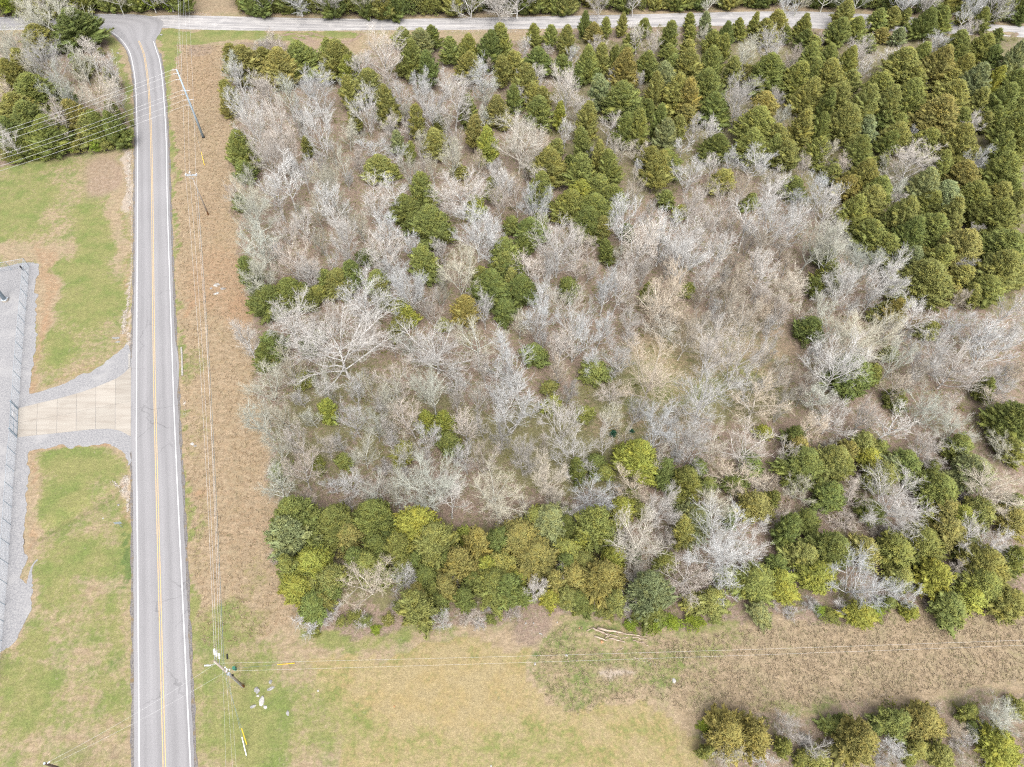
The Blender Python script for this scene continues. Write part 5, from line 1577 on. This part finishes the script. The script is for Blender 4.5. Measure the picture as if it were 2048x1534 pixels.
sign_on('warning_sign', ga_, gb_, .36, 1.35, 1.0, .75, 'white rectangular sign hung on the upper gate leaf')
sign_on('warning_sign', ga_, gb_, .12, 1.5, .5, .5, 'small white sign on the gate beside its upper post')
sign_on('warning_sign', G(54.3, 593), G(51.8, 619), .25, 1.5, .4, .4, 'small white sign on the fence near the blue steel column')
sign_on('warning_sign', G(16.6, 1127.8), G(13.8, 1167.5), .4, 1.4, .4, .4, 'small white sign on the fence stretch below the gate')
bp = G(48, 543)
o = tag(empty('black_post', bp), 'black post standing inside the fence corner of the yard', 'post')  # plain black post, thicker above its stem; not a lamp
MB().tube([(0, 0, 0), (0, 0, .45)], .05, 8).build('stem', M['black'], o)
MB().tube([(0, 0, .45), (0, 0, .5), (0, 0, 1.55), (0, 0, 1.6)], [.06, .13, .13, .08], 10).build('upper_shaft', M['black'], o)
cb = G(11.5, 601)
o = tag(empty('steel_column', cb), 'wide blue-grey steel column on a concrete pier at the left edge', 'utility pole')
MB().tube([(0, 0, .5), (0, 0, 9), (0, 0, 19)], [.38, .33, .24], 12).build('shaft', M['steel_blue'], o, True)
MB().tube([(0, 0, -.2), (0, 0, .38), (0, 0, .42)], [.62, .62, .58], 14).build('pier', M['concrete'], o)
MB().box((0, 0, .46), (1.05, 1.05, .07)).build('base_plate', M['steel'], o)
for k in range(8):
    a = k * math.pi / 4
    MB().tube([(math.cos(a) * .45, math.sin(a) * .45, .42), (math.cos(a) * .45, math.sin(a) * .45, .62)], .03, 6).build('bolt', M['steel'], o)

# road sign seen from behind
sb = G(244.8, 1054.5)
o = tag(empty('road_sign', sb), 'grey back of a road sign on a post in the lawn below the driveway', 'road sign')
sh = z_on(236, 1044, sb)
MB().box((0, 0, sh * .5), (.05, .05, sh + .2)).build('post', M['fence_post'], o)
Mx = Matrix.Rotation(R(8), 3, 'Z')
MB().box((0, -.04, sh - .1), (1.05, .02, .62), Mx).build('panel', M['signback'], o)
MB().box((0, -.02, sh - .1), (.9, .03, .05), Mx).build('bracket', M['steel'], o)
# culvert ends
for pts, lb in ((((258.9, 708), (258.4, 736)), 'pale concrete pipe end along the road by the driveway'), (((362.8, 695), (364.9, 752)), 'pale pipe lying along the verge at the road widening')):
    a, b = G(*pts[0]), G(*pts[1])
    m = MB(); m.tube([a + Vector((0, 0, .02)), a.lerp(b, .5) + Vector((.05, 0, .04)), b + Vector((0, 0, .02))], .17, 10, False)
    m.tube([b + Vector((0, 0, .02)), a + Vector((0, 0, .02))], .13, 10, False)
    tag(m.build('culvert_pipe', M['culvert'], None, True), lb, 'pipe')


# ------------------------------------------------------------------ rocks, logs, debris
def rock_mesh(seed, flat=.3, sub=2):
    bm = bmesh.new()
    bmesh.ops.create_icosphere(bm, subdivisions=sub, radius=1)
    rs = np.random.RandomState(seed)
    ax = rs.normal(0, 1, (7, 3)); ax /= np.linalg.norm(ax, axis=1, keepdims=True)
    cut = rs.uniform(.55, .95, 7)
    for v in bm.verts:
        c = np.array(v.co)
        for a, k in zip(ax, cut):
            s = c @ a
            if s > k:
                c = c - a * (s - k)
        c = c * (1 + .12 * rs.normal())
        v.co = (c[0], c[1], c[2] * flat)
    me = bpy.data.meshes.new('rock')
    bm.to_mesh(me); bm.free()
    return me


def rock(px, w, d, h, mat, seed, label, name='limestone_rock', cat='rock', group=None, rz=None):
    me = rock_mesh(seed, 1.0)
    me.materials.append(M[mat])
    p = G(*px)
    o = bpy.data.objects.new(name, me)
    o.location = p
    k = depth(p) / F_PX
    o.scale = (w * k * .44, d * k * .44, h)
    o.rotation_euler = (0, 0, R(seed * 47 % 360) if rz is None else R(rz))
    return tag(link(o), label, cat, group)


GR = 'limestone outcrops by the field pole'
rock((541.5, 1364), 9, 10, .16, 'rock', 1, 'small rounded pale rock, uppermost of the outcrops by the field pole', group=GR, rz=10)
rock((541, 1378), 17, 9, .15, 'rock', 2, 'pale rock right of the outcrop group, pointing up right', group=GR, rz=25)
rock((514, 1381), 17, 15, .18, 'rock', 3, 'mottled pale rock left of the outcrop group', group=GR, rz=-30)
rock((523, 1401.5), 13, 22, .22, 'white_rock', 4, 'largest whitest rock of the outcrops by the field pole', group=GR, rz=12)
rock((530, 1414), 12, 8, .16, 'white_rock', 5, 'whitish rock just under the largest outcrop', group=GR, rz=-25)
rock((506, 1412), 14, 9, .14, 'rock', 6, 'pale rock at the lower left of the outcrop group', group=GR, rz=20)
rock((516, 1392), 8, 6, .12, 'white_rock', 7, 'small bright rock in the middle of the outcrop group', group=GR)
rock((575.5, 1426), 8, 12, .14, 'rock', 8, 'lone pale rock in the grass right of the outcrops', group=None, rz=5)
rock((636, 1381.5), 5, 5, .12, 'white_rock', 9, 'tiny lone pale stone far right of the outcrops')
GS = 'pale rock slabs in the strip'
rock((433, 570), 16, 10, .12, 'white_rock', 11, 'upper whitish slab of the rock trio in the strip', group=GS, rz=0)
rock((433, 587), 14, 9, .12, 'white_rock', 12, 'lower whitish slab of the rock trio in the strip', group=GS, rz=15)
rock((446, 577), 14, 9, .10, 'rock', 13, 'right greyer slab of the rock trio in the strip', group=GS, rz=-10)
rock((422, 577), 8, 7, .10, 'rock', 14, 'small slab left of the rock trio in the strip', group=GS)
rock((384, 888), 10, 9, .14, 'white_rock', 15, 'pale rock on the verge opposite the lower driveway edge', rz=20)
rock((390, 892), 7, 5, .1, 'rock', 16, 'small grey rock beside the verge rock opposite the driveway')
rock((369, 806), 5, 12, .1, 'riprap', 17, 'row of pale stones on the verge opposite the driveway', rz=0)
rock((217, 72), 6, 9, .3, 'white_rock', 18, 'white stone on the bend\'s inside verge, upper')
rock((235, 106), 8, 7, .25, 'rock', 19, 'grey stone on the bend\'s inside verge, lower')
rock((322, 70), 8, 6, .3, 'rock', 20, 'dark grey stone at the junction\'s right verge')
rock((1348, 1361.5), 11, 9, .25, 'white_rock', 21, 'bright white stone in the tan field right of the log pile')
rock((1133, 1311), 7, 6, .2, 'white_rock', 22, 'white stone under the upper field wire')
rock((1070, 1328), 6, 6, .2, 'white_rock', 23, 'white stone at the corner of the mown field')
for i, (x, y, lb) in enumerate(((1051.5, 1246.5, 'left'), (1067, 1246.5, 'middle'), (1114, 1245, 'right'))):
    rock((x, y), 4.2, 4.2, .18, 'white_rock', 30 + i, f'{lb} one of three white stones at the wood edge left of the logs', group='white stones at the wood edge')
rock((1081, 1267.5), 9, 4, .15, 'white_rock', 35, 'flat white scrap on the pinkish patch left of the logs', 'white_scrap', 'scrap', rz=-20)
rock((1159, 1256.5), 4, 4, .25, 'orange_rock', 36, 'small orange stone just left of the log pile')
rock((1204, 1284), 9, 7, .3, 'orange_rock', 37, 'orange clay lump below the left end of the log pile', 'clay_lump', 'clay lump')
rock((789, 1413), 5, 4, .15, 'orange_rock', 38, 'brown lump alone in the mown field', 'clay_lump', 'clay lump')
rock((1002 - 20, 1532), 5, 5, .15, 'white_rock', 39, 'white stone at the bottom edge of the mown field')
rock((206.5, 1037), 4.5, 4, .14, 'white_rock', 40, 'white stone in the lawn left of the road sign')
rock((237, 1010), 6, 5, .14, 'rock', 41, 'grey stone in the lawn above the road sign')
rock((556, 1130), 12, 8, .2, 'riprap', 42, 'tan stone at the wood corner beside the strip')
rock((403, 312), 3.4, 3.4, .12, 'white_rock', 43, 'tiny white stone left of the yellow guard in the strip')
SLAB = (220, 676)
rock((233, 676), 22, 8, .12, 'rock', 44, 'grey rock slab at the upper end of the drive\'s gravel shoulder', rz=-5)
rock((236, 684), 14, 6, .10, 'rock', 45, 'smaller grey slab under the one by the drive\'s gravel shoulder', rz=10)

LOGS = [((440, 360), (1110, 485), 3.0, 'thick pale log on top of the pile, longest and straightest'), ((1090, 480), (1710, 570), 1.6, 'thin grey log continuing right from the thick pale one'), ((325, 365), (720, 540), 2.3, 'second pale log slanting at the left end of the pile'),
        ((365, 560), (700, 645), 2.0, 'yellowish log at the lower left of the pile'), ((730, 600), (1150, 695), 2.0, 'brown log in the lower middle of the pile'), ((625, 600), (775, 525), 1.4, 'short stub crossing the left logs'), ((1330, 655), (1610, 715), 1.6, 'short brown log at the lower right of the pile'),
        ((1560, 650), (1755, 815), 1.1, 'bleached stick lying apart at the right of the pile'), ((1340, 560), (1700, 630), 1.4, 'reddish pole at the right end of the pile'), ((1050, 610), (1240, 560), 1.0, 'thin bent stick in the middle of the pile'), ((160, 410), (370, 320), 1.2, 'grey branch at the far left of the pile'),
        ((930, 480), (1060, 640), .9, 'thin stick crossing the middle logs'), ((560, 450), (960, 560), 1.5, 'grey log half hidden behind the thick pale one'), ((930, 930), (1140, 830), .8, 'pale forked stick below the pile'), ((1370, 1060), (1530, 1180), 1.0, 'short pale stick in the rubble right under the wires')]
for i, (a, b, w, lb) in enumerate(LOGS):
    A, B_ = G(1160 + a[0] / 12.78, 1230 + a[1] / 12.78), G(1160 + b[0] / 12.78, 1230 + b[1] / 12.78)
    r = w * depth(A) / F_PX * .85
    L = (B_ - A).length
    rs = np.random.RandomState(500 + i)
    z = r * .9 + (.25 if i in (0, 2, 5) else .02)
    pts = [A.lerp(B_, u) + Vector((0, 0, z + rs.normal(0, .03))) + Vector((rs.normal(0, .05), rs.normal(0, .05), 0)) for u in np.linspace(0, 1, 6)]
    m = MB().tube(pts, list(r * np.array((1.0, .97, .92, .86, .8, .7))), 7)
    tag(m.build('log', M['log'], None, True), lb, 'log', 'logs in the pile')
# fallen sticks elsewhere
for i, (a, b, w, lb) in enumerate((((720, 1253), (701, 1285), 1.1, 'bleached stick lying in the grass below the fan-shaped tree'), ((1470, 742), (1505, 768), 2.0, 'fallen grey trunk in the clearing'), ((1548, 642), (1590, 652), 1.4, 'dark fallen trunk behind the clearing'), ((1585, 1241), (1600, 1233), 1.6, 'white log stub at the field edge'),
                                   ((118, 303), (131, 306), 1.1, 'pale bent stick at the lawn\'s upper edge'), ((596, 74), (625, 71), 1.4, 'brown branch by the old ruts'), ((1200, 868), (1205, 885), 1.0, 'dark fallen limb near the teal bushes'))):
    A, B_ = G(*a), G(*b)
    r = w * depth(A) / F_PX * .5
    pts = [A.lerp(B_, u) + Vector((0, 0, r + .03 * math.sin(5 * u + i))) for u in np.linspace(0, 1, 5)]
    tag(MB().tube(pts, [r, r, r * .9, r * .8, r * .5], 6).build('fallen_branch', M['log'], None, True), lb, 'branch')

# ------------------------------------------------------------------ countless small stuff
# riprap along the left edge of the road
rs = np.random.RandomState(9)
proto = []
for s in range(5):
    me = rock_mesh(60 + s, .8, 1)
    v = np.zeros(len(me.vertices) * 3, np.float32); me.vertices.foreach_get('co', v)
    f = np.array([tuple(p.vertices) for p in me.polygons])
    proto.append((v.reshape(-1, 3), f)); bpy.data.meshes.remove(me)
RIP = [((258, 302), (257, 350), 6, 420, .34), ((256, 350), (260, 420), 6.0, 460, .32), ((264, 400), (263, 560), 1.8, 420, .2), ((262, 560), (254, 625), 3.2, 330, .24), ((250, 620), (247, 668), 4.5, 420, .26), ((258, 665), (258, 690), 5, 260, .24), ((252, 952), (246, 985), 7, 420, .20), ((236, 975), (228, 962), 5, 60, .22),
       ((256, 990), (256, 1022), 3, 160, .26), ((368, 800), (369, 830), 3, 40, .2), ((1060, 62), (900, 62.5), 4, 120, .35), ((375, 25), (420, 29), 3, 70, .4), ((700, 63), (860, 63), 2, 60, .3), ((1285, 1300), (1305, 1335), 16, 60, .16), ((1180, 62), (1060, 62), 2, 60, .3), ((1050, 1250), (1090, 1275), 20, 50, .12), ((1120, 1230), (1160, 1250), 14, 40, .1)]
VV, FF, b0 = [], [], 0
for a, b, spr, n, sz0 in RIP:
    for i in range(n):
        u = rs.rand()
        p = G(a[0] + (b[0] - a[0]) * u + rs.normal(0, spr * .5), a[1] + (b[1] - a[1]) * u + rs.normal(0, 1.0))
        v, f = proto[rs.randint(5)]
        s = sz0 * rs.uniform(.35, 1.0) * .62
        c, sn = math.cos(rs.rand() * 6.28), math.sin(rs.rand() * 6.28)
        q = v * np.array((s, s * rs.uniform(.6, 1), s * .7))
        q = np.stack([q[:, 0] * c - q[:, 1] * sn, q[:, 0] * sn + q[:, 1] * c, q[:, 2]], 1) + np.array((p.x, p.y, s * .1))
        VV.append(q); FF.append(f + b0); b0 += len(v)
tag(link(bpy.data.objects.new('riprap_gravel', mesh_from('riprap_gravel', np.concatenate(VV), np.concatenate(FF), M['riprap']))), kind='stuff')


# undergrowth of the woods: bare stems and low green clumps, each one mass
def scatter(poly, n, seed, bias=None):
    rs = np.random.RandomState(seed)
    xs, ys = [p[0] for p in poly], [p[1] for p in poly]
    out = []
    W0 = [G(max(min(p[0], 2250), -100), max(min(p[1], 1600), -40)) for p in poly]
    lo = (min(p.x for p in W0), min(p.y for p in W0)); hi = (max(p.x for p in W0), max(p.y for p in W0))
    while len(out) < n:
        q = rs.rand(4000, 2) * (np.array(hi) - lo) + lo
        px, py = proj(np.stack([q[:, 0], q[:, 1], np.zeros(len(q))], 1))
        m = in_poly(px, py, poly)
        if bias is not None:
            m &= rs.rand(len(q)) < bias(px, py)
        out += list(q[m])
    return np.array(out[:n])


def clearing(px, py):
    return np.clip(((px - 1390) / 175) ** 2 + ((py - 745) / 115) ** 2, .12, 1)


rs = np.random.RandomState(21)
pts = np.concatenate([scatter(WOOD, 4000, 31, clearing), scatter(WOOD_W, 350, 32), scatter(THICKET, 160, 33), scatter(FARWOOD, 260, 34)])
segs = []
for p in pts:
    hgt = rs.uniform(.8, 3.8)
    for k in range(rs.randint(3, 6)):
        d0 = unit(np.array((rs.normal(0, .45), rs.normal(0, .45), 1.0)))
        b0_ = np.array((p[0] + rs.normal(0, .25), p[1] + rs.normal(0, .25), 0))
        st_, sr = branch(rs, b0_, d0, hgt * rs.uniform(.7, 1.1), .015, .007, 3, .15, .05)
        segs.append((st_, sr))
        for q in range(2):
            a_, d_ = along(st_, rs.uniform(.35, .98))
            segs.append(branch(rs, a_, off_dir(rs, d_, rs.uniform(.4, .9)), rs.uniform(.3, .8), .010, .004, 2, .1, .1))
v, f = tubes(segs, 3)
t = NT('undergrowth_twig')
t.color(t.mix(t.step(t.noise(.4, 3), .4, .6), (.37, .315, .27), (.33, .31, .235)), .9)
tag(link(bpy.data.objects.new('bare_undergrowth', mesh_from('bare_undergrowth', v, f, t.m))), kind='stuff')

pts = np.concatenate([scatter(WOOD, 1500, 41, lambda x, y: np.where(fbm(x * .012, y * .016, 55, 3) > .47, 1.0, .12) * clearing(x, y)), scatter(WOOD_W, 260, 42), scatter(THICKET, 120, 43), scatter(FARWOOD, 200, 44)])
C, D, L, Wd, tip, rnd, yel = [], [], [], [], [], [], []
for p in pts:
    n = rs.randint(14, 34); rad = rs.uniform(.4, 1.3); hg = rs.uniform(.25, .9)
    q = rs.normal(0, 1, (n, 3)); q /= np.linalg.norm(q, axis=1, keepdims=True); q[:, 2] = np.abs(q[:, 2])
    C.append(np.array((p[0], p[1], .05)) + q * np.array((rad, rad, hg)) * (rs.rand(n) ** .5)[:, None])
    d = q + rs.normal(0, .4, (n, 3)) + (0, 0, .2); d /= np.linalg.norm(d, axis=1, keepdims=True)
    D.append(d); L.append(rs.uniform(.2, .45, n)); Wd.append(rs.uniform(.05, .1, n))
    tip.append(rs.rand(n)); rnd.append(np.clip(rs.rand() * .7 + .3 * rs.rand(n), 0, 1)); yel.append(np.full(n, rs.rand()))
me = foliage('green_undergrowth', *spray_mesh(np.concatenate(C), np.concatenate(D), np.concatenate(L), np.concatenate(Wd), np.concatenate(tip), np.concatenate(rnd), np.concatenate(yel)), M['leaf'])
o = tag(link(bpy.data.objects.new('green_undergrowth', me)), kind='stuff')
o.color = (.150, .165, .045, .3)

# rough dead grass of the roadside strip and the far field
t = NT('dead_grass')
at = t.n('ShaderNodeAttribute', attribute_name='spray')
ss = t.n('ShaderNodeSeparateColor'); t.l(at.outputs['Color'], ss.inputs[0])
c = t.mix(ss.outputs[1], (.27, .21, .14), (.37, .30, .21))
c = t.mix(t.step(ss.outputs[2], .75, .95), c, (.19, .185, .09))
c = t.mix(t.math('MULTIPLY', ss.outputs[0], .6), c, (.30, .185, .10))
t.color(c, .95)
pts = np.concatenate([scatter(STRIP, 6000, 51), scatter(RFIELD, 6000, 52), scatter(PATCH, 900, 53, lambda x, y: (((x - 1225) / 75) ** 2 + ((y - 1275) / 26) ** 2 > 1).astype(float))])
n_s = 6000
C, D, L, Wd, tip, rnd, yel = [], [], [], [], [], [], []
for i, p in enumerate(pts):
    n = 3
    C.append(np.array((p[0], p[1], 0)) + rs.normal(0, .12, (n, 3)) * (1, 1, 0))
    d = rs.normal(0, .6, (n, 3)) + (0, 0, .55); d[:, 2] = np.abs(d[:, 2]); d /= np.linalg.norm(d, axis=1, keepdims=True)
    D.append(d); L.append(rs.uniform(.25, .55, n)); Wd.append(rs.uniform(.03, .06, n))
    tip.append(np.full(n, rs.rand() if i < n_s else rs.rand() * .3)); rnd.append(rs.rand(n)); yel.append(np.full(n, rs.rand() if i < 12000 else .6 + .4 * rs.rand()))
me = foliage('dead_grass', *spray_mesh(np.concatenate(C), np.concatenate(D), np.concatenate(L), np.concatenate(Wd), np.concatenate(tip), np.concatenate(rnd), np.concatenate(yel)), t.m)
tag(link(bpy.data.objects.new('dead_grass', me)), kind='stuff')
tot = sum(len(m.loop_triangles) if m.loop_triangles else sum(len(p.vertices) - 2 for p in m.polygons) if len(m.polygons) < 3000 else len(m.polygons) * 2 for m in bpy.data.meshes)
print('too long', [q['label'] for q in TREES if len(q['label'].split()) > 16][:6])
print('triangles about', tot, 'trees', {k: sum(1 for q in TREES if q['cat'] == k) for k in KIND_WORD}, 'unique labels', len({q['label'] for q in TREES}), 'longest', max(len(q['label'].split()) for q in TREES))
